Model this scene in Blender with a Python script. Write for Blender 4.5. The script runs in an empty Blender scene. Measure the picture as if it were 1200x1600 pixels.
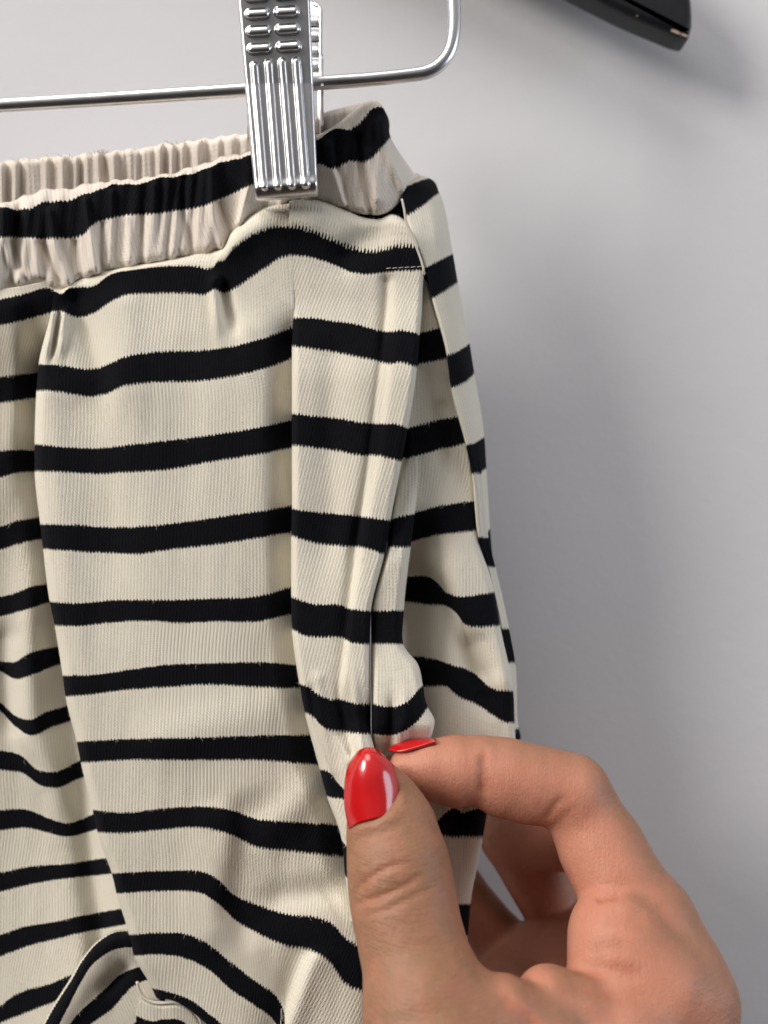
import bpy, math, random
import numpy as np
from mathutils import Vector

rng = np.random.default_rng(7)
random.seed(7)

# ------------------------------------------------------------------ camera, light
CAMD = 220.0          # mm from the lens to the plane of the hanging trousers
FPX = 1386.0          # focal length in photograph pixels (1200 x 1600)
MM = 0.001
sc = bpy.context.scene
cam_d = bpy.data.cameras.new('camera')
cam = bpy.data.objects.new('camera', cam_d)
sc.collection.objects.link(cam)
cam.location = (0, -CAMD * MM, 0)
cam.rotation_euler = (math.pi / 2, 0, 0)
cam_d.sensor_fit = 'VERTICAL'
cam_d.sensor_height = 36.0
cam_d.lens = 36.0 * FPX / 1600.0
cam_d.clip_start = 0.01
cam_d.clip_end = 50
cam_d.dof.use_dof = True
cam_d.dof.focus_distance = 0.205
cam_d.dof.aperture_fstop = 9.0
sc.camera = cam

world = bpy.data.worlds.new('World')
sc.world = world
world.use_nodes = True
wn = world.node_tree.nodes
wl = world.node_tree.links
wn.clear()
w_out = wn.new('ShaderNodeOutputWorld')
w_bg = wn.new('ShaderNodeBackground')
w_tc = wn.new('ShaderNodeTexCoord')
w_sep = wn.new('ShaderNodeSeparateXYZ')
w_mr = wn.new('ShaderNodeMapRange')
w_mix = wn.new('ShaderNodeValToRGB')
wl.new(w_tc.outputs['Generated'], w_sep.inputs[0])
wl.new(w_sep.outputs['Z'], w_mr.inputs['Value'])
w_mr.inputs['From Min'].default_value = -1
w_mr.inputs['From Max'].default_value = 1
wl.new(w_mr.outputs[0], w_mix.inputs[0])
w_mix.color_ramp.elements[0].position = 0.44
w_mix.color_ramp.elements[0].color = (0.035, 0.030, 0.027, 1)
w_mix.color_ramp.elements[1].position = 0.85
w_mix.color_ramp.elements[1].color = (0.61, 0.60, 0.61, 1)
wl.new(w_mix.outputs[0], w_bg.inputs['Color'])
w_bg.inputs['Strength'].default_value = 0.64
wl.new(w_bg.outputs[0], w_out.inputs['Surface'])


def area(name, loc, target, size, power, col):
    l = bpy.data.lights.new(name, 'AREA')
    l.shape = 'DISK'
    l.size = size
    l.energy = power
    l.color = col
    o = bpy.data.objects.new(name, l)
    sc.collection.objects.link(o)
    o.location = loc
    d = Vector(target) - Vector(loc)
    o.rotation_euler = d.to_track_quat('-Z', 'Y').to_euler()
    return o


area('room_lamp', (-1.38, -0.90, 0.80), (0, 0, 0), 0.75, 30, (1.0, 0.955, 0.905))
area('ceiling_lamp', (-0.50, -0.50, 1.30), (0, 0, 0), 0.95, 12, (1.0, 0.945, 0.89))
area('cool_fill', (1.7, -0.50, 0.15), (0, 0, -0.05), 0.9, 12, (0.80, 0.88, 1.0))  # unseen cool fill added to brighten the right side, no known window

sc.view_settings.view_transform = 'Standard'
sc.view_settings.look = 'None'
sc.view_settings.gamma = 1.0
sc.view_settings.exposure = 0.0
sc.view_settings.use_curve_mapping = False
sc.render.engine = 'CYCLES'
sc.cycles.use_denoising = True
sc.cycles.max_bounces = 8
sc.cycles.sample_clamp_indirect = 4.0


# ------------------------------------------------------------------ helpers
def P(px, py, d):
    """Photograph pixel + depth in mm (towards the lens) -> metres."""
    px = np.asarray(px, float); py = np.asarray(py, float); d = np.asarray(d, float)
    k = (CAMD - d) / FPX
    return np.stack(np.broadcast_arrays((px - 600) * k * MM, -d * MM, (800 - py) * k * MM), -1)


def link(o, parent=None):
    sc.collection.objects.link(o)
    if parent is not None:
        o.parent = parent
    return o


def mesh_obj(name, verts, faces, mat, parent=None, smooth=True, attrs=None):
    me = bpy.data.meshes.new(name)
    v = np.asarray(verts, np.float32).reshape(-1, 3)
    if isinstance(faces, np.ndarray):
        n = faces.shape[1]
        me.vertices.add(len(v)); me.vertices.foreach_set('co', v.ravel())
        me.loops.add(faces.size); me.loops.foreach_set('vertex_index', faces.ravel().astype(np.int32))
        me.polygons.add(len(faces))
        me.polygons.foreach_set('loop_start', (np.arange(len(faces)) * n).astype(np.int32))
        me.polygons.foreach_set('loop_total', np.full(len(faces), n, np.int32))
        me.update(calc_edges=True)
    else:
        me.from_pydata([tuple(map(float, q)) for q in v], [], faces)
        me.update()
    if smooth:
        me.polygons.foreach_set('use_smooth', np.ones(len(me.polygons), bool))
    if attrs:
        for k, a in attrs.items():
            at = me.attributes.new(k, 'FLOAT', 'POINT')
            at.data.foreach_set('value', np.asarray(a, np.float32).ravel())
    me.materials.append(mat)
    me.validate()
    o = bpy.data.objects.new(name, me)
    return link(o, parent)


def empty(name, loc, label, cat):
    o = bpy.data.objects.new(name, None)
    o.empty_display_size = 0.01
    o.location = loc
    link(o)
    o['label'] = label
    o['category'] = cat
    return o


def grid_faces(nr, nc, off=0):
    i = np.arange(nr - 1)[:, None] * nc + np.arange(nc - 1)[None, :]
    f = np.stack([i, i + nc, i + nc + 1, i + 1], -1).reshape(-1, 4)
    return f + off


def hermite(t, xs, ys):
    """Smooth non-overshooting-ish cubic through (xs, ys) for array t; ys may have trailing dims."""
    xs = np.asarray(xs, float); ys = np.asarray(ys, float)
    n = len(xs)
    h = np.diff(xs)
    dl = np.diff(ys, axis=0) / h.reshape((-1,) + (1,) * (ys.ndim - 1))
    m = np.zeros_like(ys)
    m[0] = dl[0]; m[-1] = dl[-1]
    for i in range(1, n - 1):
        w1, w2 = h[i], h[i - 1]
        m[i] = (dl[i - 1] * w1 + dl[i] * w2) / (w1 + w2)
        lim = 3 * np.minimum(np.abs(dl[i - 1]), np.abs(dl[i])) + 0.25 * np.maximum(np.abs(dl[i - 1]), np.abs(dl[i]))
        m[i] = np.clip(m[i], -lim, lim)
    t = np.clip(t, xs[0], xs[-1])
    k = np.clip(np.searchsorted(xs, t, side='right') - 1, 0, n - 2)
    hh = h[k]
    u = (t - xs[k]) / hh
    sh = (-1,) + (1,) * (ys.ndim - 1)
    u = u.reshape(sh); hh = hh.reshape(sh)
    return ((2 * u**3 - 3 * u**2 + 1) * ys[k] + (u**3 - 2 * u**2 + u) * hh * m[k]
            + (-2 * u**3 + 3 * u**2) * ys[k + 1] + (u**3 - u**2) * hh * m[k + 1])


def smooth(a, b, x):
    t = np.clip((x - a) / (b - a), 0, 1)
    return t * t * (3 - 2 * t)


def poly_dist(px, py, pts):
    """Distance to a polyline, signed side (+ = right of travel when going down the picture), t along."""
    best = np.full(px.shape, 1e9); sgn = np.zeros(px.shape); tt = np.zeros(px.shape)
    n = len(pts) - 1
    for i in range(n):
        (x0, y0), (x1, y1) = pts[i], pts[i + 1]
        dx, dy = x1 - x0, y1 - y0
        L2 = dx * dx + dy * dy
        t = ((px - x0) * dx + (py - y0) * dy) / L2
        tc = np.clip(t, 0, 1)
        ex, ey = px - x0 - tc * dx, py - y0 - tc * dy
        d = np.hypot(ex, ey)
        s = np.sign(ex * dy - ey * dx)
        m = d < best
        best = np.where(m, d, best); sgn = np.where(m, s, sgn); tt = np.where(m, (i + tc) / n, tt)
    return best, sgn, tt


def ridge(px, py, pts, w, a, fade=True):
    """Rounded fold along a line: height a mm, half width w px, fading at both ends."""
    d, s, t = poly_dist(px, py, pts)
    k = 0.12 + 0.88 * smooth(1.0, 0.5, t) if fade else 1.0
    return a * k * np.exp(-(d / w) ** 2)


def fold_step(px, py, pts, w, a):
    """One side of a line lies a mm nearer than the other."""
    d, s, t = poly_dist(px, py, pts)
    end = smooth(0.0, 0.18, np.minimum(t, 1 - t))
    return a * 0.5 * np.tanh(s * d / w) * np.exp(-(d / (3.5 * w)) ** 2) * end


def wob(px, py, f, seed, a):
    r = np.random.default_rng(seed)
    z = 0
    for k in range(7):
        ang = r.uniform(-0.9, 0.9)
        ff = f * r.uniform(0.5, 1.7)
        z = z + np.sin((px * math.cos(ang) + 0.45 * py * math.sin(ang)) * ff + r.uniform(0, 6.28)) * r.uniform(.4, 1)
    return a * z / 3.0


# ------------------------------------------------------------------ materials
def new_mat(name):
    m = bpy.data.materials.new(name)
    m.use_nodes = True
    nt = m.node_tree
    b = nt.nodes['Principled BSDF']
    return m, nt, b


def N(nt, t, **kw):
    n = nt.nodes.new(t)
    for k, v in kw.items():
        setattr(n, k, v)
    return n


def math_node(nt, op, a, b=None, c=None):
    n = nt.nodes.new('ShaderNodeMath')
    n.operation = op
    for i, v in enumerate((a, b, c)):
        if v is None:
            continue
        if isinstance(v, (int, float)):
            n.inputs[i].default_value = v
        else:
            nt.links.new(v, n.inputs[i])
    return n.outputs[0]


def noise(nt, scale, detail=3, rough=0.55, vec=None):
    n = nt.nodes.new('ShaderNodeTexNoise')
    n.inputs['Scale'].default_value = scale
    n.inputs['Detail'].default_value = detail
    n.inputs['Roughness'].default_value = rough
    if vec is None:
        tc = nt.nodes.new('ShaderNodeTexCoord')
        vec = tc.outputs['Object']
    nt.links.new(vec, n.inputs['Vector'])
    return n.outputs['Fac']


def mix_col(nt, fac, c1, c2):
    n = nt.nodes.new('ShaderNodeMix')
    n.data_type = 'RGBA'
    for sock, v in ((n.inputs['Factor'], fac), (n.inputs[6], c1), (n.inputs[7], c2)):
        if isinstance(v, (tuple, list)):
            sock.default_value = (*v, 1) if len(v) == 3 else v
        elif isinstance(v, (int, float)):
            sock.default_value = v
        else:
            nt.links.new(v, sock)
    return n.outputs[2]


COURSES = 29.0


def knit_material(name, c_lo=(0.725, 0.680, 0.572), c_hi=(0.795, 0.750, 0.642)):
    m, nt, b = new_mat(name)
    L = nt.links
    aw = N(nt, 'ShaderNodeAttribute', attribute_name='wale').outputs['Fac']
    av = N(nt, 'ShaderNodeAttribute', attribute_name='stripe').outputs['Fac']
    n1 = noise(nt, 900, 2)
    n2 = noise(nt, 2600, 2)
    fw = math_node(nt, 'FRACT', math_node(nt, 'ADD', aw, 1000.0))
    c = math_node(nt, 'ABSOLUTE', math_node(nt, 'SUBTRACT', fw, 0.5))       # 0 mid wale .. 0.5 between wales
    # colour change follows the loops
    tooth = math_node(nt, 'MULTIPLY', math_node(nt, 'SUBTRACT', c, 0.25), 1.5 / COURSES)
    jit = math_node(nt, 'MULTIPLY', math_node(nt, 'SUBTRACT', n1, 0.5), 1.1 / COURSES)
    ve = math_node(nt, 'ADD', math_node(nt, 'ADD', math_node(nt, 'ADD', av, 0.012), tooth), jit)
    fv = math_node(nt, 'FRACT', math_node(nt, 'ADD', ve, 100.0))
    e = 0.4 / COURSES
    up = N(nt, 'ShaderNodeMapRange', interpolation_type='SMOOTHSTEP')
    L.new(fv, up.inputs[0])
    up.inputs[1].default_value = 0.357 - e; up.inputs[2].default_value = 0.357 + e
    up.inputs[3].default_value = 1; up.inputs[4].default_value = 0
    dark = up.outputs[0]
    blotch = noise(nt, 45, 3)
    cream = mix_col(nt, blotch, c_lo, c_hi)
    cream = mix_col(nt, math_node(nt, 'MULTIPLY', n2, 0.22), cream, (0.56, 0.48, 0.38))
    # shade of the gaps between the wales, put into the yarn colour
    gap_shade = N(nt, 'ShaderNodeMapRange', interpolation_type='SMOOTHSTEP'); L.new(c, gap_shade.inputs[0]); gap_shade.inputs[1].default_value = 0.30; gap_shade.inputs[2].default_value = 0.5; gap_shade.inputs[4].default_value = 0.30
    cream = mix_col(nt, gap_shade.outputs[0], cream, (0.46, 0.40, 0.31))
    black = mix_col(nt, n2, (0.0020, 0.0023, 0.0042), (0.0065, 0.0070, 0.0095))
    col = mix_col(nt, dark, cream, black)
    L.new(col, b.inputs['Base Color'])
    b.inputs['Roughness'].default_value = 0.92
    b.inputs['Specular IOR Level'].default_value = 0.10
    b.inputs['Sheen Weight'].default_value = 0.08
    b.inputs['Sheen Roughness'].default_value = 0.5
    L.new(mix_col(nt, dark, (0.9, 0.86, 0.8), (0.10, 0.10, 0.12)), b.inputs['Sheen Tint'])
    # stitch relief
    rib = math_node(nt, 'COSINE', math_node(nt, 'MULTIPLY', c, 2 * math.pi))      # 1 mid wale, -1 between
    cour = math_node(nt, 'MULTIPLY', av, COURSES * 2 * math.pi)
    leg = math_node(nt, 'SINE', math_node(nt, 'ADD', cour, math_node(nt, 'MULTIPLY', c, 9.0)))
    h = math_node(nt, 'ADD', math_node(nt, 'MULTIPLY', rib, 0.42), math_node(nt, 'MULTIPLY', leg, 0.30))
    core = math_node(nt, 'MULTIPLY', math_node(nt, 'LESS_THAN', c, 0.07), -0.25)
    h = math_node(nt, 'ADD', h, core)
    h = math_node(nt, 'ADD', h, math_node(nt, 'MULTIPLY', n2, 0.9))
    h = math_node(nt, 'ADD', h, math_node(nt, 'MULTIPLY', n1, 0.6))
    bump = N(nt, 'ShaderNodeBump')
    bump.inputs['Strength'].default_value = 0.48
    bump.inputs['Distance'].default_value = 0.00020
    L.new(h, bump.inputs['Height'])
    L.new(bump.outputs[0], b.inputs['Normal'])
    return m


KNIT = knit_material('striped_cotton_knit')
KNIT_W = knit_material('striped_knit_pink_lit', (0.735, 0.660, 0.588), (0.80, 0.725, 0.655))  # same knit, with the pinker light at the waist put into its cream


def simple(name, col, rough, metal=0.0, spec=0.5):
    m, nt, b = new_mat(name)
    b.inputs['Base Color'].default_value = (*col, 1)
    b.inputs['Roughness'].default_value = rough
    b.inputs['Metallic'].default_value = metal
    b.inputs['Specular IOR Level'].default_value = spec
    return m, nt, b


# chrome
CHROME, nt, b = simple('polished_chrome', (0.80, 0.80, 0.81), 0.13, 1.0)
r = noise(nt, 350, 3)
rr = N(nt, 'ShaderNodeMapRange'); nt.links.new(r, rr.inputs[0]); rr.inputs[3].default_value = 0.24; rr.inputs[4].default_value = 0.36
nt.links.new(rr.outputs[0], b.inputs['Roughness'])
bp = N(nt, 'ShaderNodeBump'); bp.inputs['Strength'].default_value = 0.05; bp.inputs['Distance'].default_value = 0.0002
nt.links.new(noise(nt, 260, 2), bp.inputs['Height']); nt.links.new(bp.outputs[0], b.inputs['Normal'])

# painted wall
WALL, nt, b = simple('matt_wall_paint', (0.60, 0.585, 0.57), 0.75, 0, 0.3)
wcol = mix_col(nt, noise(nt, 14, 4), (0.685, 0.678, 0.695), (0.725, 0.718, 0.735))
nt.links.new(wcol, b.inputs['Base Color'])
bp = N(nt, 'ShaderNodeBump'); bp.inputs['Strength'].default_value = 0.16; bp.inputs['Distance'].default_value = 0.0005
nh = math_node(nt, 'ADD', noise(nt, 420, 3), math_node(nt, 'MULTIPLY', noise(nt, 110, 3), 1.6))
nt.links.new(nh, bp.inputs['Height']); nt.links.new(bp.outputs[0], b.inputs['Normal'])

# black lacquered wood
WOOD, nt, b = simple('black_lacquer', (0.010, 0.011, 0.014), 0.32, 0, 0.45)
bp = N(nt, 'ShaderNodeBump'); bp.inputs['Strength'].default_value = 0.25; bp.inputs['Distance'].default_value = 0.0006
nt.links.new(noise(nt, 300, 3), bp.inputs['Height']); nt.links.new(bp.outputs[0], b.inputs['Normal'])
rr = N(nt, 'ShaderNodeMapRange'); nt.links.new(noise(nt, 120, 4), rr.inputs[0]); rr.inputs[3].default_value = 0.25; rr.inputs[4].default_value = 0.55
nt.links.new(rr.outputs[0], b.inputs['Roughness'])
BAREWOOD, nt, b = simple('bare_chipped_wood', (0.42, 0.29, 0.20), 0.8)
nt.links.new(mix_col(nt, noise(nt, 1500, 3), (0.22, 0.15, 0.11), (0.62, 0.50, 0.41)), b.inputs['Base Color'])

THREAD, nt, b = simple('white_thread', (0.58, 0.53, 0.45), 0.8)
LINT, nt, b = simple('dark_fibre', (0.02, 0.02, 0.024), 0.9)

# ------------------------------------------------------------------ wall
WALLY = 0.058
wv = []; wf = []
S = 1.6
mesh_wall = [(-S, WALLY, -S), (S, WALLY, -S), (S, WALLY, S), (-S, WALLY, S),
             (-S, WALLY + .1, -S), (S, WALLY + .1, -S), (S, WALLY + .1, S), (-S, WALLY + .1, S)]
wall = mesh_obj('wall', mesh_wall, [(0, 1, 2, 3), (5, 4, 7, 6), (1, 5, 6, 2), (4, 0, 3, 7), (3, 2, 6, 7), (4, 5, 1, 0)], WALL, smooth=False)
wall['kind'] = 'structure'

# ------------------------------------------------------------------ trousers
trousers = empty('striped_trousers', (0, 0, -0.12),
                 'cream knit trousers with navy black stripes and gathered waistband, clipped to a metal hanger', 'trousers')
INV = trousers.location.copy()
WALE_PX = 5.3
SAMPLES = []     # (positions, normals, wale, stripe) for the loose fibres


def panel(name, rows, depth, res=2.4, slant=0.0, left_roll=None, right_roll=None, top_roll=None, bottom_roll=None,
          tails=(0, 0), label=None, wale_px=WALE_PX, fuzz=1.0, wale_ref='left', mat=None):
    """rows: list of (stripe value, [(px,py)...]); black where frac(value) < 1/3."""
    vs = np.array([q[0] for q in rows], float)
    Lx = max(sum(math.hypot(a[0] - c[0], a[1] - c[1]) for a, c in zip(p[1][:-1], p[1][1:])) for p in rows)
    nc = max(8, int(Lx / res))
    s = np.linspace(0, 1, nc)
    R = []
    for v, pts in rows:
        pts = np.array(pts, float)
        seg = np.hypot(*np.diff(pts, axis=0).T)
        t = np.concatenate([[0], np.cumsum(seg)]); t /= t[-1]
        R.append(hermite(s, t, pts))
    R = np.array(R)                                     # rows x cols x 2
    Ly = np.hypot(*(np.diff(R, axis=0).mean(1).T)).sum()
    nr = max(8, int(Ly / res))
    # sample rows evenly in picture distance
    seg = np.hypot(*(np.diff(R, axis=0).mean(1).T))
    acc = np.concatenate([[0], np.cumsum(np.maximum(seg, 1e-3))])
    tv = np.linspace(0, acc[-1], nr)
    vv = np.interp(tv, acc, vs)
    G = hermite(tv, acc, R)                             # nr x nc x 2
    px, py = G[..., 0], G[..., 1]
    sg = np.broadcast_to(s[None, :], px.shape)
    d = depth(px, py, sg)
    d = d + wob(px, py, 0.045, 3, 0.22) + wob(px, py, 0.11, 5, 0.07)
    wrow = np.hypot(np.diff(px, axis=1), np.diff(py, axis=1)).sum(1)[:, None]
    hcol = np.hypot(np.diff(px, axis=0), np.diff(py, axis=0)).sum(0)[None, :]

    def roll(e, w, Rm):
        u = np.clip((w - e) / w, 0, 1)
        return -Rm * (1 - np.sqrt(np.maximum(0, 1 - u * u)))
    ev = np.linspace(0, 1, nr)[:, None]
    if left_roll: d = d + roll(sg * wrow, left_roll[0], left_roll[1] if not callable(left_roll[1]) else left_roll[1](px, py))
    if right_roll: d = d + roll((1 - sg) * wrow, right_roll[0], right_roll[1] if not callable(right_roll[1]) else right_roll[1](px, py))
    if top_roll: d = d + roll(ev * hcol, *top_roll)
    if bottom_roll: d = d + roll((1 - ev) * hcol, *bottom_roll)
    # hidden return of the cloth behind its visible edge
    nt_ = 6
    def tail(pxe, pye, de, sign, dep):
        k = np.arange(1, nt_ + 1)[None, :] / nt_
        return pxe[:, None] + sign * 12 * k ** 2, pye[:, None] + 0 * k, de[:, None] - dep * k
    if tails[0]:
        a = tail(px[:, 0], py[:, 0], d[:, 0], 1, tails[0])
        px = np.concatenate([a[0][:, ::-1], px], 1); py = np.concatenate([a[1][:, ::-1], py], 1); d = np.concatenate([a[2][:, ::-1], d], 1)
    if tails[1]:
        a = tail(px[:, -1], py[:, -1], d[:, -1], -1, tails[1])
        px = np.concatenate([px, a[0]], 1); py = np.concatenate([py, a[1]], 1); d = np.concatenate([d, a[2]], 1)
    nc2 = px.shape[1]
    V = P(px, py, d)
    arc = np.linalg.norm(np.diff(V, axis=1), axis=2) / MM * (FPX / CAMD)
    arc = np.concatenate([np.zeros((nr, 1)), np.cumsum(arc, 1)], 1)
    kw = min(nr // 2, 45)
    pad = np.concatenate([np.repeat(arc[:1], kw, 0), arc, np.repeat(arc[-1:], kw, 0)], 0)
    cs = np.concatenate([np.zeros((1, nc2)), np.cumsum(pad, 0)], 0)
    arc = (cs[2 * kw + 1:] - cs[:-2 * kw - 1]) / (2 * kw + 1)
    ref = nc2 // 2 if wale_ref == 'mid' else 0
    wale = (px[:, ref:ref + 1] + slant * (py[:, ref:ref + 1] - 800) + arc - arc[:, ref:ref + 1]
            + slant * (py - py[:, ref:ref + 1]) * 0) / wale_px
    stripe = np.broadcast_to(vv[:, None], px.shape)
    loc = V.reshape(-1, 3) - np.array(INV)
    o = mesh_obj(name, loc, grid_faces(nr, nc2), mat or KNIT, trousers, attrs={'wale': wale, 'stripe': stripe})
    if label:
        o['label'] = label
    # thickness
    md = o.modifiers.new('thickness', 'SOLIDIFY'); md.thickness = 0.0009; md.offset = -1
    # normals for fibres
    du = np.gradient(V, axis=1); dv = np.gradient(V, axis=0)
    nrm = np.cross(dv, du); nrm /= np.linalg.norm(nrm, axis=2, keepdims=True) + 1e-12
    nrm *= np.where(nrm[..., 1:2] > 0, -1, 1)
    SAMPLES.append((V.reshape(-1, 3), nrm.reshape(-1, 3), wale.ravel(), stripe.ravel().copy(), fuzz, Lx * Ly))
    return o


W3 = 1 / 3.0
# ---- waistband, outer face
wb_T = [(-220, 345), (-120, 338), (-60, 322), (0, 312), (14, 317), (35, 307), (70, 296), (112, 293), (147, 286), (182, 281), (241, 277), (297, 262), (350, 246), (385, 238), (440, 226), (496, 211), (533, 189), (558, 167), (580, 157), (590, 158), (598, 166)]
wb_U = [(-220, 360), (-120, 352), (-60, 338), (0, 322), (28, 330), (52, 325), (70, 317), (105, 314), (140, 303), (175, 289), (227, 287), (245, 279), (297, 273), (343, 256), (385, 244), (440, 232), (496, 219), (525, 201), (550, 203), (567, 188), (585, 170), (597, 168), (605, 180)]
wb_L = [(-220, 405), (-120, 398), (-60, 384), (0, 370), (80, 371), (134, 362), (142, 352), (175, 339), (245, 332), (273, 328), (315, 321), (350, 307), (388, 290), (440, 274), (500, 255), (517, 262), (550, 250), (567, 252), (592, 234), (610, 213)]
wb_B = [(-220, 478), (-120, 470), (-60, 462), (0, 456), (52, 444), (98, 455), (115, 446), (140, 434), (175, 426), (245, 414), (297, 403), (346, 396), (385, 352), (440, 325), (496, 318), (533, 327), (567, 337), (592, 338), (633, 316), (652, 278)]



def ruffle(pts, a, seed):
    xs = np.array([q[0] for q in pts], float); ys = np.array([q[1] for q in pts], float)
    m = xs < 380
    x = np.concatenate([np.arange(xs[0], 380, 6.0), xs[~m]])
    y = np.interp(x, xs, ys)
    w = np.where(x < 380, a, 0.0)
    y = y + w * (np.sin(x / 4.3 + 1.3 * np.sin(x / 29) + seed) + 0.8 * np.sin(x / 8.7 + seed * 2) + 0.5 * np.sin(x / 15 + seed))
    return list(zip(x.tolist(), y.tolist()))


wb_T = ruffle(wb_T, 1.5, 1.0)
wb_U = ruffle(wb_U, 0.9, 1.2)
wb_B = ruffle(wb_B, 1.6, 2.0)


def wb_depth(px, py, s):
    gx = px + 0.10 * (py - 330)
    g = 0.9 * np.sin(gx / 7.3 + 1.7 * np.sin(gx / 41)) + 0.8 * np.sin(gx / 12.1 + 2 * np.sin(gx / 63) + 1)
    amp = smooth(300, 520, py + 140) * (0.55 + 0.45 * np.sin(gx / 57 + 0.5))
    d = 4 + 1.0 * g * amp * np.where(px > 470, 0.7, 1.0)
    d += 0.50 * np.sin(gx / 3.3 + 1.5 * np.sin(gx / 23)) * (0.6 + 0.4 * np.sin(gx / 37 + 1))
    for pts, w, a in (([(560, 215), (566, 260), (580, 330)], 6, -2.6), ([(594, 190), (604, 230), (630, 296)], 7, 2.6), ([(575, 240), (590, 310)], 7, 1.4),
                      ([(514, 225), (520, 265), (537, 318)], 6, 2.6), ([(528, 262), (546, 320)], 5, -1.6), ([(388, 292), (374, 348)], 5, 2.8),
                      ([(78, 330), (84, 380), (110, 446)], 6, 2.8), ([(66, 380), (92, 440)], 6, -1.8), ([(134, 312), (140, 365), (152, 428)], 5, 2.6),
                      ([(6, 330), (8, 375), (26, 440)], 6, 2.4), ([(18, 378), (40, 436)], 5, -1.6), ([(176, 300), (175, 345), (171, 418)], 5, 2.0),
                      ([(200, 340), (203, 408)], 5, 1.3), ([(242, 290), (242, 404)], 6, 1.2), ([(330, 265), (332, 325), (347, 388)], 6, 2.6),
                      ([(343, 318), (362, 372)], 5, -1.8), ([(283, 280), (286, 335), (304, 392)], 9, -2.0), ([(160, 350), (160, 420)], 5, -1.6),
                      ([(118, 380), (126, 430)], 6, -1.5), ([(52, 375), (62, 430)], 6, 1.6), ([(-40, 340), (-30, 450)], 7, 2.0), ([(222, 335), (224, 405)], 5, -1.0)):
        d += ridge(px, py, pts, w, a * 0.7, False)
    d -= 7 * smooth(585, 660, px)
    # squeezed between the jaws of the clip
    d += -2.5 * np.exp(-((px - 440) / 75.0) ** 2)
    return d


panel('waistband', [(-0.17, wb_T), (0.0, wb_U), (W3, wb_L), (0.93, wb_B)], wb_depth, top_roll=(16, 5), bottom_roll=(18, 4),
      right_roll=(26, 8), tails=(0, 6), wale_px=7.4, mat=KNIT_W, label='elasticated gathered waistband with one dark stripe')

# ---- waistband, inner face of the back
bk_T = [(-220, 272), (-100, 262), (0, 251), (45, 248), (90, 244), (133, 240), (175, 236), (227, 230), (280, 222), (332, 215), (385, 209), (440, 196), (500, 178), (520, 172), (545, 166), (575, 160), (588, 162)]
bk_T = ruffle(bk_T, 1.2, 0.4)
bk_M = [(x, y + 14) for x, y in bk_T]
bk_B = [(x, y + 130) for x, y in bk_T]


def bk_depth(px, py, s):
    g = 1.0 * np.sin(px / 3.5 + 1.5 * np.sin(px / 21)) + 0.7 * np.sin(px / 5.7 + 2 * np.sin(px / 37) + 2) + 0.3 * np.sin(px / 2.1 + 2 * np.sin(px / 17))
    g += ridge(px, py, [(172, 245), (184, 300)], 6, 1.4) - ridge(px, py, [(158, 245), (165, 290)], 7, 1.2)
    return -9 + g * 0.9 + 6.5 * np.exp(-((px - 440) / 62.0) ** 2)


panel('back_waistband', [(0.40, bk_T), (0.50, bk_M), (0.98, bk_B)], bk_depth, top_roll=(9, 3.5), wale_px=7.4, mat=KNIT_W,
      label='plain cream gathered inner face of the back waistband')

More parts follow.
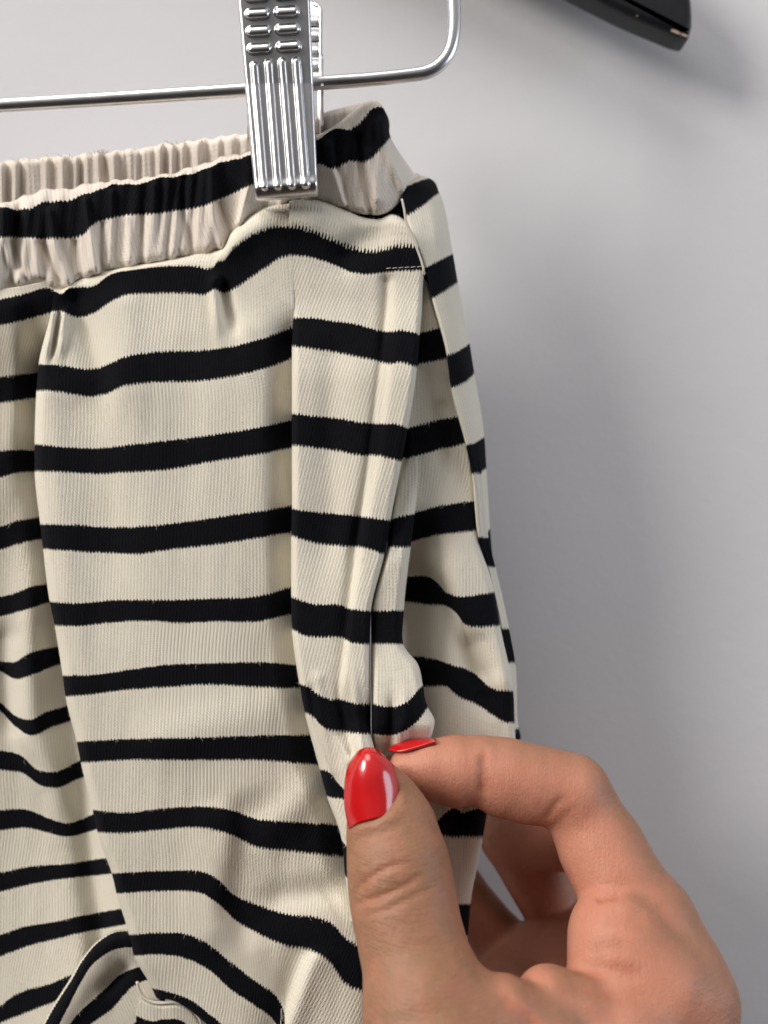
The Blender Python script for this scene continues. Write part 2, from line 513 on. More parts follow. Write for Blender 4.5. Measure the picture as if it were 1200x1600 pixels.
# ---- left recessed panel (inner leg side of the fold)
Lf = 26   # it runs on under the main fold
P0rows = [
    (0.86, [(-220, 474), (-120, 466), (-60, 460), (0, 452), (40, 446), (74, 440), (110, 444)]),
    (1.0, [(-220, 490), (-120, 482), (-60, 476), (0, 469), (40, 460), (74, 451), (96, 458), (112, 452)]),
    (1 + W3, [(-220, 532), (-120, 524), (-60, 516), (0, 507), (40, 498), (80, 487), (94, 485), (112, 490)]),
    (2.0, [(-220, 616), (-120, 607), (-60, 600), (0, 591), (30, 587), (60, 584), (90, 580)]),
    (2 + W3, [(-220, 655), (-120, 645), (-60, 637), (0, 628), (30, 624), (56, 620), (90, 616)]),
    (3.0, [(-220, 738), (-120, 726), (-60, 714), (0, 706), (24, 704), (52, 705), (85, 708)]),
    (3 + W3, [(-220, 776), (-120, 765), (-60, 754), (0, 745), (24, 738), (54, 736), (85, 738)]),
    (4.0, [(-220, 860), (-120, 846), (-60, 836), (0, 824), (24, 816), (58, 810), (92, 806)]),
    (4 + W3, [(-220, 896), (-120, 880), (-60, 869), (0, 858), (24, 850), (64, 841), (95, 836)]),
    (5.0, [(-220, 968), (-120, 952), (-60, 944), (0, 934), (24, 928), (48, 918), (72, 914), (104, 912)]),
    (5 + W3, [(-220, 1000), (-120, 982), (-60, 972), (0, 962), (24, 956), (48, 949), (74, 941), (108, 936)]),
    (6.0, [(-220, 1066), (-120, 1046), (-60, 1034), (0, 1034), (20, 1036), (48, 1021), (88, 1012), (120, 1006)]),
    (6 + W3, [(-220, 1092), (-120, 1068), (-60, 1052), (0, 1048), (24, 1060), (48, 1054), (90, 1038), (124, 1030)]),
    (7.0, [(-220, 1120), (-120, 1094), (-60, 1084), (0, 1098), (24, 1119), (44, 1126), (72, 1114), (104, 1104), (136, 1096)]),
    (7 + W3, [(-220, 1142), (-120, 1114), (-60, 1096), (0, 1110), (24, 1134), (48, 1148), (80, 1135), (108, 1126), (140, 1116)]),
    (8.0, [(-220, 1200), (-120, 1180), (-60, 1172), (0, 1174), (30, 1180), (60, 1204), (85, 1207), (122, 1191), (154, 1180)]),
    (8 + W3, [(-220, 1228), (-120, 1210), (-60, 1200), (0, 1202), (35, 1207), (65, 1227), (85, 1230), (125, 1215), (158, 1204)]),
    (9.0, [(-220, 1296), (-120, 1278), (-60, 1270), (0, 1267), (40, 1266), (75, 1279), (100, 1287), (145, 1274), (176, 1262)]),
    (9 + W3, [(-220, 1324), (-120, 1306), (-60, 1298), (0, 1296), (40, 1292), (75, 1300), (100, 1306), (150, 1295), (182, 1284)]),
    (10.0, [(-220, 1412), (-120, 1390), (-60, 1376), (0, 1365), (50, 1355), (100, 1351), (162, 1342), (194, 1338)]),
    (10 + W3, [(-220, 1440), (-120, 1418), (-60, 1404), (0, 1392), (50, 1380), (100, 1372), (165, 1365), (198, 1360)]),
    (11.0, [(-220, 1520), (-120, 1496), (-60, 1478), (0, 1462), (43, 1448), (83, 1442), (127, 1432), (177, 1423), (222, 1416)]),
    (11 + W3, [(-220, 1552), (-120, 1526), (-60, 1510), (0, 1493), (43, 1477), (83, 1467), (133, 1455), (193, 1444), (228, 1438)]),
    (12.0, [(-220, 1632), (-120, 1610), (-60, 1594), (0, 1573), (20, 1558), (43, 1548), (73, 1540), (110, 1525), (170, 1508), (232, 1490)]),
    (12 + W3, [(-220, 1662), (-120, 1640), (-60, 1622), (0, 1597), (17, 1590), (50, 1577), (77, 1567), (115, 1550), (175, 1530), (236, 1512)]),
    (13.4, [(-220, 1790), (-120, 1770), (-60, 1750), (0, 1720), (50, 1700), (100, 1680), (170, 1660), (240, 1640)]),
]


def p0_depth(px, py, s):
    k = smooth(455, 640, py)
    d = 2 - 9 * k
    d += ridge(px, py, [(50, 800), (46, 1050), (48, 1150), (88, 1230), (105, 1300)], 26, 3.2) * smooth(750, 1000, py)
    d -= ridge(px, py, [(4, 1000), (10, 1110), (35, 1200)], 22, 2.5)
    d -= 4.5 * np.exp(-((px - (60 + 0.13 * np.maximum(0, py - 700))) / 26.0) ** 2) * k
    d += ridge(px, py, [(20, 480), (28, 600), (20, 760)], 18, 1.2)
    d += 2.2 * np.sin(px / 70.0 + py / 300.0)
    return d


panel('inner_leg_panel', P0rows, p0_depth, slant=0.05, label='recessed panel of the inner leg behind the long front fold')

# ---- twisted cuff fold low on the left
cuffrows = [
    (0.92, [(49, 1640), (80.5, 1575), (107.5, 1532.5), (131, 1493.5), (152, 1470), (177, 1455), (215, 1452)]),
    (1.0, [(52, 1640), (83, 1577), (110, 1535), (133, 1496), (153, 1473), (177, 1458), (215, 1455)]),
    (1 + W3, [(72, 1640), (107, 1572), (127, 1533), (143, 1508), (167, 1489), (187, 1481), (222, 1480)]),
    (2.0, [(100, 1655), (110, 1600), (124, 1582), (145, 1563), (167, 1543), (187, 1524), (226, 1508)]),
    (2 + W3, [(118, 1660), (134, 1606), (150, 1593), (173, 1577), (193, 1554), (208, 1540), (236, 1528)]),
    (2.9, [(130, 1700), (160, 1650), (180, 1630), (200, 1610), (220, 1590), (240, 1570), (250, 1560)]),
]


def cuff_depth(px, py, s):
    d, sg, t = poly_dist(px, py, cuffrows[0][1])
    return -1.5 + 2 * np.exp(-((d - 18) / 26.0) ** 2) + ridge(px, py, [(195, 1515), (150, 1560)], 12, -2)


panel('cuff_fold', cuffrows, cuff_depth, top_roll=(14, 4), label='twisted fold low on the inner leg')

# ---- main front panel
P1rows = [
    (0.84, [(84, 452), (98, 450), (115, 440), (140, 428), (175, 420), (245, 408), (297, 397), (332, 390), (347, 388), (362, 362), (404, 329), (436, 317), (458, 313)]),
    (1.0, [(84, 455), (96, 460), (106, 452), (124, 450), (144, 449), (172, 430), (212, 422), (300, 417), (332, 420), (339, 411), (350, 408), (362, 393), (380, 378), (400, 366), (430, 357), (458, 357)]),
    (1 + W3, [(80, 486), (94, 485), (120, 494), (148, 487), (168, 473), (188, 462), (240, 457), (300, 457), (320, 459), (336, 450), (348, 456), (358, 453), (380, 440), (420, 412), (436, 402), (458, 397)]),
    (2.0, [(60, 571), (76, 571), (92, 572), (152, 577), (168, 571), (200, 558), (240, 552), (320, 549), (368, 542), (400, 534), (430, 524), (462, 511)]),
    (2 + W3, [(57, 609), (76, 609), (92, 611), (152, 617), (168, 613), (192, 602), (224, 597), (320, 593), (380, 583), (420, 572), (440, 565), (464, 554)]),
    (3.0, [(54, 696), (100, 700), (152, 702), (200, 697), (280, 688), (340, 680), (400, 670), (464, 656)]),
    (3 + W3, [(54, 735), (100, 736), (152, 739), (200, 736), (260, 732), (340, 718), (400, 709), (464, 696)]),
    (4.0, [(63, 821), (120, 822), (160, 825), (224, 824), (280, 818), (360, 807), (420, 798), (464, 790)]),
    (4 + W3, [(67, 856), (120, 860), (180, 863), (216, 864), (260, 858), (360, 846), (420, 836), (464, 829)]),
    (5.0, [(78, 942), (120, 944), (180, 939), (240, 939), (300, 938), (360, 936), (400, 934), (432, 926), (466, 914)]),
    (5 + W3, [(85, 976), (120, 977), (180, 971), (232, 969), (280, 972), (340, 970), (400, 970), (432, 963), (468, 955)]),
    (6.0, [(98, 1057), (140, 1056), (200, 1048), (260, 1040), (320, 1038), (400, 1036), (476, 1041)]),
    (6 + W3, [(102, 1087), (140, 1084), (200, 1076), (260, 1072), (320, 1068), (400, 1072), (482, 1074)]),
    (7.0, [(120, 1160), (200, 1156), (300, 1154), (400, 1151), (500, 1150)]),
    (7 + W3, [(126, 1190), (200, 1186), (300, 1186), (400, 1186), (460, 1190), (508, 1194)]),
    (8.0, [(145, 1267), (200, 1271), (250, 1265), (325, 1262), (365, 1268), (400, 1281), (450, 1285), (545, 1292)]),
    (8 + W3, [(152, 1299), (200, 1300), (250, 1295), (320, 1292), (360, 1302), (400, 1321), (450, 1327), (552, 1338)]),
    (9.0, [(175, 1366), (250, 1362), (310, 1362), (340, 1375), (365, 1399), (400, 1415), (450, 1430), (500, 1437), (520, 1446), (542, 1470), (565, 1482), (620, 1500)]),
    (9 + W3, [(182, 1395), (250, 1391), (310, 1393), (340, 1410), (365, 1434), (400, 1455), (450, 1476), (487, 1483), (515, 1501), (540, 1534), (567, 1548), (620, 1575)]),
    (10.0, [(202, 1462), (250, 1459), (290, 1461), (325, 1477), (360, 1505), (400, 1535), (430, 1557), (443, 1580), (446, 1640), (500, 1690), (560, 1700), (620, 1710)]),
    (10 + W3, [(209, 1492), (260, 1491), (300, 1500), (330, 1517), (360, 1544), (400, 1571), (425, 1590), (440, 1620), (450, 1680), (500, 1730), (560, 1740), (620, 1750)]),
    (11.0, [(238, 1545), (265, 1551), (300, 1565), (330, 1588), (360, 1612), (400, 1645), (425, 1670), (440, 1700), (450, 1750), (500, 1800), (560, 1810), (620, 1820)]),
    (11.2, [(244, 1560), (268, 1563), (296, 1578), (322, 1600), (352, 1630), (390, 1662), (418, 1688), (436, 1715), (450, 1770), (500, 1820), (560, 1830), (620, 1840)]),
]


def p1_depth(px, py, s):
    low = smooth(440, 620, py)
    d = 5.0 + 2.5 * np.sin(np.clip(s, 0, 1) * math.pi) * low
    d -= 4.0 * smooth(0.86, 1.0, s) * smooth(470, 560, py)
    # pinch of the gathers and the folds that run out of it
    d += ridge(px, py, [(335, 440), (338, 480), (342, 545)], 9, 1.8)
    d -= ridge(px, py, [(349, 450), (358, 490), (372, 535)], 11, 2.6)
    d += ridge(px, py, [(360, 380), (405, 345), (450, 335)], 26, 2.0)
    d -= ridge(px, py, [(120, 470), (140, 530), (158, 590), (160, 640)], 20, 2.2)
    d += ridge(px, py, [(190, 480), (195, 560), (215, 700)], 32, 1.6)
    d += ridge(px, py, [(84, 490), (76, 530), (66, 575)], 6, 1.8) - ridge(px, py, [(92, 490), (86, 530), (78, 572)], 4, 1.3)
    d += ridge(px, py, [(101, 490), (97, 530), (92, 575)], 7, 1.4)
    d += ridge(px, py, [(74, 620), (92, 820), (120, 1000), (150, 1200)], 26, 1.3)
    d -= ridge(px, py, [(140, 640), (165, 800), (190, 960)], 34, 1.1)
    d += ridge(px, py, [(395, 520), (402, 700), (405, 900)], 30, 1.0)
    d -= ridge(px, py, [(300, 560), (290, 700), (290, 900)], 36, 0.9)
    # drag lines towards the pinch
    d += fold_step(px, py, [(352, 1235), (372, 1300), (360, 1370), (352, 1420), (372, 1500)], 20, -3.6)
    d += ridge(px, py, [(480, 1240), (420, 1300), (400, 1380)], 30, 1.6)
    d -= ridge(px, py, [(520, 1390), (440, 1400), (390, 1420)], 24, 1.5)
    d += ridge(px, py, [(250, 1160), (420, 1110), (470, 1080)], 40, 1.0)
    d += fold_step(px, py, [(492, 1470), (472, 1520), (440, 1610), (420, 1700)], 9, 4.5)
    d -= 3 * smooth(1490, 1600, py) * smooth(330, 220, px)
    d += 3.5 * smooth(1250, 1550, py) * smooth(420, 560, px)
    return d


panel('front_panel', P1rows, p1_depth, slant=0.04, top_roll=(22, 5),
      left_roll=(15, lambda x, y: 5.0 * smooth(470, 560, y)), tails=(9, 0), bottom_roll=(10, 2),
      label='wide striped front panel of the leg')

# ---- hem of the cuff, a turned cream edge
hem_T = [(209, 1500), (210, 1518), (214, 1532), (221, 1543), (219, 1560), (222, 1575), (236, 1578), (252, 1566), (278, 1566), (300, 1576), (312, 1592), (318, 1615), (330, 1650)]
hem_in = [(215, 1502), (220, 1518), (228, 1532), (238, 1545), (244, 1556), (250, 1562), (258, 1563), (270, 1563), (290, 1570), (305, 1580), (318, 1592), (328, 1612), (340, 1650)]
def shift(pts, dx, dy):
    return [(x + dx, y + dy) for x, y in pts]


hem_T = hem_T[5:]; hem_in = hem_in[5:]
hemA = [(222, 1556), (232, 1562), (241, 1566), (252, 1568), (278, 1568), (300, 1578), (312, 1594), (318, 1617), (330, 1652)]
hemB = [(217, 1566), (229, 1573), (240, 1577), (253, 1578), (278, 1578), (297, 1587), (308, 1602), (314, 1624), (326, 1660)]
hemC = [(213, 1586), (226, 1592), (239, 1595), (254, 1592), (277, 1592), (292, 1600), (300, 1616), (306, 1638), (318, 1672)]
panel('hem', [(0.5, hemA), (0.66, hemB), (0.98, hemC), (1 + W3, shift(hemC, 2, 24)), (1.8, shift(hemC, 6, 80))],
      lambda px, py, s: 2.2 + 0 * px, top_roll=(8, 2.5), res=1.6, label='turned cream edge of the cuff')

# ---- pocket front panel, right of the pressed fold
P3rows = [
    (0.86, [(452, 313), (475, 311), (500, 312), (533, 323), (571, 338), (592, 340), (612, 334), (633, 345), (640, 356)]),
    (1.0, [(452, 357), (470, 360), (490, 366), (520, 379), (550, 392), (580, 397), (600, 394), (630, 388), (655, 390)]),
    (1 + W3, [(452, 397), (470, 398), (500, 404), (530, 416), (550, 424), (575, 427), (600, 424), (630, 421), (661, 421)]),
    (2.0, [(456, 498), (480, 498), (520, 503), (560, 509), (580, 515), (610, 520), (622, 518), (640, 520), (656, 525)]),
    (2 + W3, [(456, 539), (480, 542), (520, 548), (560, 556), (580, 560), (606, 566), (630, 565), (652, 572)]),
    (3.0, [(456, 648), (493, 652), (530, 656), (567, 662), (592, 664), (622, 665), (637, 671)]),
    (3 + W3, [(456, 694), (493, 698), (530, 703), (567, 710), (585, 710), (612, 715), (628, 719)]),
    (4.0, [(456, 796), (475, 800), (493, 802), (530, 805), (567, 809), (596, 813), (610, 815)]),
    (4 + W3, [(455, 835), (475, 842), (493, 847), (530, 851), (563, 853), (583, 858), (602, 865)]),
    (5.0, [(455, 934), (468, 939), (493, 946), (530, 946), (543, 952), (560, 955), (580, 957)]),
    (5 + W3, [(456, 981), (472, 990), (494, 994), (533, 994), (548, 1002), (562, 1004), (578, 1005)]),
    (6.0, [(468, 1070), (482, 1075), (497, 1086), (514, 1094), (535, 1095), (550, 1100), (579, 1101)]),
    (6 + W3, [(476, 1112), (488, 1117), (500, 1130), (513, 1139), (528, 1140), (550, 1143), (580, 1145)]),
    (7.0, [(500, 1204), (508, 1205), (516, 1209), (530, 1226), (545, 1240), (575, 1250), (620, 1255)]),
    (7 + W3, [(510, 1242), (518, 1245), (525, 1246), (540, 1248), (560, 1262), (590, 1285), (640, 1300)]),
    (8.0, [(534, 1314), (540, 1322), (548, 1330), (570, 1345), (600, 1350), (660, 1370)]),
    (8 + W3, [(539, 1366), (543, 1370), (550, 1373), (570, 1385), (600, 1392), (660, 1410)]),
    (8.8, [(548, 1440), (552, 1444), (560, 1446), (580, 1456), (610, 1466), (670, 1480)]),
]


def p3_depth(px, py, s):
    d = 5 + 3.5 * smooth(460, 600, py) + 4.0 * smooth(800, 1150, py)
    d += ridge(px, py, [(350, 375), (430, 342), (500, 345), (560, 370)], 26, 2.2)
    d -= ridge(px, py, [(540, 400), (590, 360), (625, 350)], 24, 2.0)
    # raised strip of the pocket facing beside the seam
    d += 1.6 * smooth(0, 1, (px - (608 - 0.125 * np.maximum(0, py - 430) - 0.0)) / 12.0) * smooth(430, 520, py) * smooth(1130, 1050, py)
    d -= ridge(px, py, [(603, 440), (602, 560), (585, 700), (555, 860), (540, 980), (535, 1100)], 10, 1.5)
    d -= ridge(px, py, [(520, 560), (512, 800), (500, 960)], 26, 1.4)
    d += ridge(px, py, [(496, 1060), (500, 1100), (512, 1180), (530, 1260)], 9, 0.7)
    d -= ridge(px, py, [(486, 1080), (490, 1130), (503, 1190)], 8, 0.6)
    d -= ridge(px, py, [(530, 1150), (540, 1200)], 9, 0.6)
    d += ridge(px, py, [(566, 1172), (557, 1110), (552, 1040)], 7, 1.2) - ridge(px, py, [(550, 1175), (536, 1120), (526, 1050)], 7, 1.2)
    d += ridge(px, py, [(545, 1190), (520, 1140), (506, 1090)], 7, 0.9)
    d += 3.0 * smooth(1120, 1180, py) * smooth(500, 560, px)
    return d


panel('pocket_front', P3rows, p3_depth, slant=0.24, top_roll=(20, 5),
      left_roll=(12, lambda x, y: 4.5 * smooth(440, 520, y)), right_roll=(10, lambda x, y: 4.0 * smooth(410, 470, y)),
      tails=(6, 7), label='pocket front panel beside the side seam')

# ---- side gusset above the pocket: short stub of stripe under the waistband
gus = [
    (0.90, [(560, 322), (590, 330), (615, 310), (640, 300)]),
    (1.0, [(562, 330), (590, 333), (612, 318), (640, 306)]),
    (1 + W3, [(562, 340), (590, 343), (612, 336), (628, 347), (640, 352)]),
    (1.8, [(566, 390), (590, 400), (615, 395), (640, 400), (650, 402)]),
]
panel('side_gusset', gus, lambda px, py, s: 2.0 - 3 * s + 0 * px, label='short stub of stripe under the waistband')

# ---- back panel seen inside the pocket opening
P4rows = [
    (1.2, [(655, 428), (660, 426), (664, 428), (668, 432)]),
    (1.5, [(655, 445), (661, 446), (666, 448), (674, 452)]),
    (2.0, [(650, 524), (660, 521), (676, 516), (694, 513)]),
    (2 + W3, [(646, 570), (656, 567), (670, 564), (690, 560), (706, 557)]),
    (3.0, [(620, 676), (640, 670), (655, 666), (677, 660), (713, 653), (728, 650)]),
    (3 + W3, [(612, 718), (631, 714), (655, 710), (677, 703), (713, 695), (738, 689)]),
    (4.0, [(612, 806), (640, 803), (655, 800), (677, 794), (713, 788), (743, 785), (747, 785)]),
    (4 + W3, [(612, 852), (630, 849), (647, 844), (677, 836), (713, 831), (747, 827)]),
    (5.0, [(600, 908), (636, 902), (669, 902), (684, 912), (699, 928), (713, 933), (750, 930), (773, 927)]),
    (5 + W3, [(600, 943), (634, 939), (669, 943), (702, 948), (713, 957), (726, 974), (750, 978), (781, 975)]),
    (6.0, [(610, 1026), (640, 1027), (669, 1029), (706, 1040), (743, 1055), (766, 1075), (780, 1080), (802, 1081)]),
    (6 + W3, [(620, 1072), (658, 1071), (697, 1071), (712, 1084), (750, 1102), (772, 1117), (787, 1126), (804, 1128)]),
    (6.99, [(630, 1185), (670, 1180), (710, 1182), (750, 1192), (780, 1204), (808, 1208)]),
]


def p4_depth(px, py, s):
    d = 1.5 - 2.5 * s * smooth(450, 700, py)
    k = smooth(780, 900, py)
    d += fold_step(px, py, [(640, 838), (700, 932), (728, 985), (760, 1050), (800, 1120)], 13, 5) * k
    d -= 9 * np.exp(-((px - 648) / 38.0) ** 2) * k
    d += ridge(px, py, [(706, 470), (726, 640), (742, 780)], 14, 1.0)
    d -= ridge(px, py, [(690, 640), (700, 760)], 14, 0.6)
    d -= ridge(px, py, [(742, 1010), (765, 1080)], 20, 2.4)
    d -= 3.5 * smooth(0.0, 1.0, (py - 1080) / 90.0) * smooth(700, 640, px)
    return d


panel('pocket_back', P4rows, p4_depth, slant=0.0, right_roll=(12, 4), tails=(0, 8), label='back half of the pocket opening, shaded inside')

# ---- lip of the pocket, pulled forward by the fingers
lobe = [
    (3.0, [(634, 673), (637, 672), (640, 671), (643, 670)]),
    (3 + W3, [(629, 716), (636, 715), (644, 713), (651, 711)]),
    (4.0, [(609, 814), (618, 811), (634, 807), (648, 805)]),
    (4 + W3, [(604, 855), (612, 853), (627, 853), (642, 853)]),
    (5.0, [(580, 956), (592, 956), (612, 956), (631, 956)]),
    (5 + W3, [(580, 1004), (592, 1004), (612, 1005), (630, 1005)]),
    (5.66, [(580, 1052), (592, 1053), (615, 1053), (638, 1046), (653, 1038)]),
    (6.0, [(581, 1101), (592, 1104), (606, 1106), (624, 1104), (639, 1096), (652, 1081), (661, 1072)]),
    (6 + W3, [(581, 1145), (600, 1148), (624, 1145), (641, 1135), (657, 1120), (668, 1104)]),
    (6.55, [(582, 1162), (600, 1165), (624, 1163), (646, 1154), (668, 1140), (679, 1126)]),
    (6.75, [(584, 1176), (600, 1180), (624, 1180), (646, 1174), (664, 1164), (674, 1152)]),
]


def lobe_depth(px, py, s):
    d = 1.55 + 8 * smooth(715, 890, py) + 4 * smooth(950, 1120, py)
    d += ridge(px, py, [(622, 1170), (634, 1120), (630, 1060)], 8, 1.2) - ridge(px, py, [(604, 1176), (612, 1130), (612, 1070)], 7, 1.4)
    d -= 5 * smooth(1130, 1180, py)
    return d


panel('pocket_lip', lobe, lobe_depth, left_roll=(10, 5), right_roll=(15, lambda x, y: 0.4 + 6 * smooth(730, 880, y)), tails=(6, 5), slant=0.03, label='lip of the pocket pulled forward by the fingers')

# ---- outer side of the back leg, past the side seam
P5rows = [
    (0.95, [(626, 290), (648, 280), (663, 275)]),
    (1.0, [(628, 297), (650, 286), (672, 279)]),
    (1 + W3, [(634, 336), (660, 320), (676, 307), (686, 300)]),
    (2.0, [(663, 421), (680, 412), (698, 403), (708, 398)]),
    (2 + W3, [(674, 465), (690, 456), (704, 447), (715, 439)]),
    (3.0, [(698, 557), (716, 550), (726, 544), (734, 538)]),
    (3 + W3, [(704, 604), (720, 599), (732, 591), (741, 582)]),
    (4.0, [(728, 697), (738, 695), (748, 690), (757, 684)]),
    (4 + W3, [(737, 739), (744, 738), (752, 735), (760, 730)]),
    (5.0, [(748, 842), (754, 840), (760, 835), (766, 828)]),
    (5 + W3, [(758, 884), (762, 885), (766, 884), (771, 882)]),
    (6.0, [(780, 984), (786, 985), (790, 984), (793, 983)]),
    (6 + W3, [(789, 1034), (794, 1035), (797, 1033), (801, 1030)]),
    (7.0, [(794, 1141), (800, 1142), (806, 1140), (811, 1138)]),
    (7 + W3, [(796, 1158), (802, 1158), (808, 1156), (814, 1153)]),
    (7.9, [(796, 1250), (802, 1250), (808, 1250), (814, 1250)]),
]


def p5_depth(px, py, s):
    d = 4.5 - 5 * s - 6.5 * smooth(560, 1000, py) - 3.5 * smooth(380, 290, py)
    return d


panel('side_panel', P5rows, p5_depth, slant=-0.25, left_roll=(5, 2), right_roll=(30, 11), top_roll=(12, 4), tails=(3, 10), wale_px=5.0, label='outer side of the leg turning away past the seam')

# ---- cloth hanging below the pinch, seen between thumb and finger
P7rows = [
    (6.5, [(600, 1180), (660, 1185), (720, 1190), (770, 1195)]),
    (6.86, [(620, 1262), (668, 1275), (684, 1262), (706, 1252), (730, 1256), (764, 1246)]),
    (7.0, [(620, 1292), (668, 1296), (682, 1286), (695, 1273), (710, 1264), (722, 1271), (742, 1266), (763, 1260)]),
    (7 + W3, [(620, 1302), (660, 1302), (682, 1302), (717, 1305), (740, 1305), (755, 1305)]),
    (8.0, [(620, 1416), (680, 1416), (710, 1415), (735, 1414)]),
    (8 + W3, [(620, 1464), (690, 1464), (722, 1462), (731, 1461)]),
    (9.0, [(600, 1570), (660, 1572), (700, 1572), (722, 1570)]),
]
panel('hanging_fold', P7rows, lambda px, py, s: 1.5 + ridge(px, py, [(722, 1255), (718, 1300)], 10, -2.0) + ridge(px, py, [(700, 1262), (700, 1300)], 10, 1.5) + 0 * px,
      right_roll=(24, 7), tails=(0, 8), label='cloth hanging below the pinched seam')


# ---- seam thread, topstitches
def tube(pts, r, seg=10, closed=False, caps=True):
    pts = np.asarray(pts, float)
    n = len(pts)
    t = np.gradient(pts, axis=0); t /= np.linalg.norm(t, axis=1, keepdims=True) + 1e-15
    ref = np.array([0, 1.0, 0]) if abs(t[0][1]) < 0.8 else np.array([1.0, 0, 0])
    u = np.cross(t[0], ref); u /= np.linalg.norm(u)
    V = []
    rr_ = np.broadcast_to(np.asarray(r, float), (n,))
    for i in range(n):
        u = u - t[i] * np.dot(u, t[i]); u /= np.linalg.norm(u)
        w = np.cross(t[i], u)
        a = np.linspace(0, 2 * math.pi, seg, endpoint=False)
        V.append(pts[i] + rr_[i] * (np.cos(a)[:, None] * u + np.sin(a)[:, None] * w))
    V = np.concatenate(V)
    F = []
    for i in range(n - 1):
        for k in range(seg):
            F.append((i * seg + k, i * seg + (k + 1) % seg, (i + 1) * seg + (k + 1) % seg, (i + 1) * seg + k))
    if caps:
        F.append(tuple(range(seg))[::-1]); F.append(tuple((n - 1) * seg + k for k in range(seg)))
    return V, F


def smooth_path(pts, n):
    pts = np.array(pts, float)
    seg = np.linalg.norm(np.diff(pts, axis=0), axis=1)
    t = np.concatenate([[0], np.cumsum(seg)])
    return hermite(np.linspace(0, t[-1], n), t, pts)


th = smooth_path([(628, 311, 6.2), (632, 330, 6.4), (634, 345, 6.4), (643, 368, 6.6), (652, 390, 6.8), (659, 410, 7), (662, 424, 7), (661, 431, 6.5)], 40)
v, f = tube(P(th[:, 0], th[:, 1], th[:, 2]) - np.array(INV), 0.00028, 6)
mesh_obj('seam_thread', v, f, THREAD, trousers)
for i in range(6):
    x = 604 + i * 9.6
    a = np.linspace(0, 1, 5)
    pts = P(x + a * 6.5, 419.5 - i * 0.5 - a * 0.8, 8.6 + 0.35 * np.sin(a * math.pi) + 0 * a - 0.08 * i)
    v, f = tube(pts - np.array(INV), 0.00009, 5)
    mesh_obj('stitch', v, f, THREAD, trousers)

rp = smooth_path([(x, y, 2.0) for x, y in [(214, 1534), (218, 1548), (227, 1560), (240, 1566), (256, 1567)] + hem_T[3:]], 70)
v, f = tube(P(rp[:, 0], rp[:, 1], rp[:, 2]) - np.array(INV), 0.00036, 12)
mesh_obj('hem_edge', v, f, KNIT, trousers, attrs={'wale': np.repeat(np.arange(70) * 0.9, 12), 'stripe': np.full(len(v), 0.65)})

# ---- loose fibres of the brushed yarn
VS = []; FS = []; WS = []; SS = []; off = 0
for V, nrm, wl_, st_, fz, ar in SAMPLES:
    n = int(ar / 17 * fz)
    idx = rng.integers(0, len(V), n)
    p = V[idx]; nn = nrm[idx]
    rd = rng.normal(size=(n, 3)); rd -= nn * (rd * nn).sum(1, keepdims=True) * 0.75
    rd /= np.linalg.norm(rd, axis=1, keepdims=True)
    ln = rng.gamma(2.0, 0.22, n)[:, None] * MM
    rd2 = rng.normal(size=(n, 3)); rd2 /= np.linalg.norm(rd2, axis=1, keepdims=True)
    q1 = p + nn * 0.10 * MM + (rd * 0.8 + nn * 0.45) * ln * 0.55
    q2 = q1 + (rd * 0.55 + rd2 * 0.6 + nn * 0.05) * ln * 0.5
    side = np.cross(rd, nn); side /= np.linalg.norm(side, axis=1, keepdims=True) + 1e-9
    wd = 0.023 * MM
    quad = np.stack([p - side * wd, p + side * wd, q1 + side * wd * .8, q1 - side * wd * .8, q2 + side * wd * .4, q2 - side * wd * .4], 1)
    VS.append(quad.reshape(-1, 3))
    b0 = off + np.arange(n)[:, None] * 6
    FS.append(np.concatenate([b0 + np.array([[0, 1, 2, 3]]), b0 + np.array([[3, 2, 4, 5]])], 0))
    WS.append(np.repeat(np.floor(wl_[idx]) + 0.5, 6))
    SS.append(np.repeat(st_[idx], 6))
    off += n * 6
fuzz = mesh_obj('fuzz', np.concatenate(VS) - np.array(INV), np.concatenate(FS), KNIT, trousers, smooth=False,
                attrs={'wale': np.concatenate(WS), 'stripe': np.concatenate(SS)})
fuzz['kind'] = 'stuff'
# curly dark lint standing on the rim of the back waistband
VL = []; FL = []; o_ = 0
for i in range(46):
    x = rng.choice([rng.uniform(20, 190), rng.uniform(140, 165), rng.uniform(250, 320)])
    y = np.interp(x, [q[0] for q in bk_T], [q[1] for q in bk_T]) + rng.uniform(1, 5)
    a0 = rng.uniform(-math.pi, 0); L0 = rng.uniform(4, 10)
    c0 = rng.uniform(-0.16, 0.16)
    t = np.linspace(0, 1, 6); an = a0 * 0.4 - 0.3 + c0 * t * 12
    xx = x + np.cumsum(np.cos(an)) * L0 / 6 * (1 if i % 2 else -1); yy = y + np.cumsum(np.sin(an) * 0.7) * L0 / 6
    v, f = tube(P(xx, yy, -9 + 0 * xx), 0.00005, 3, caps=False)
    VL.append(v); FL += [tuple(k + o_ for k in q) for q in f]; o_ += len(v)
lint = mesh_obj('lint', np.concatenate(VL) - np.array(INV), FL, LINT, trousers)
lint['kind'] = 'stuff'

# ------------------------------------------------------------------ wire trouser hanger
whang = empty('wire_hanger', tuple(P(710, 60, 5)), 'thin chrome wire trouser hanger with a square bar running through the clip', 'hanger')
WO = np.array(whang.location)


def arc_pts(c, r, a0, a1, n=10):
    a = np.linspace(a0, a1, n)
    return [(c[0] + r * math.cos(t), c[1] + r * math.sin(t)) for t in a]


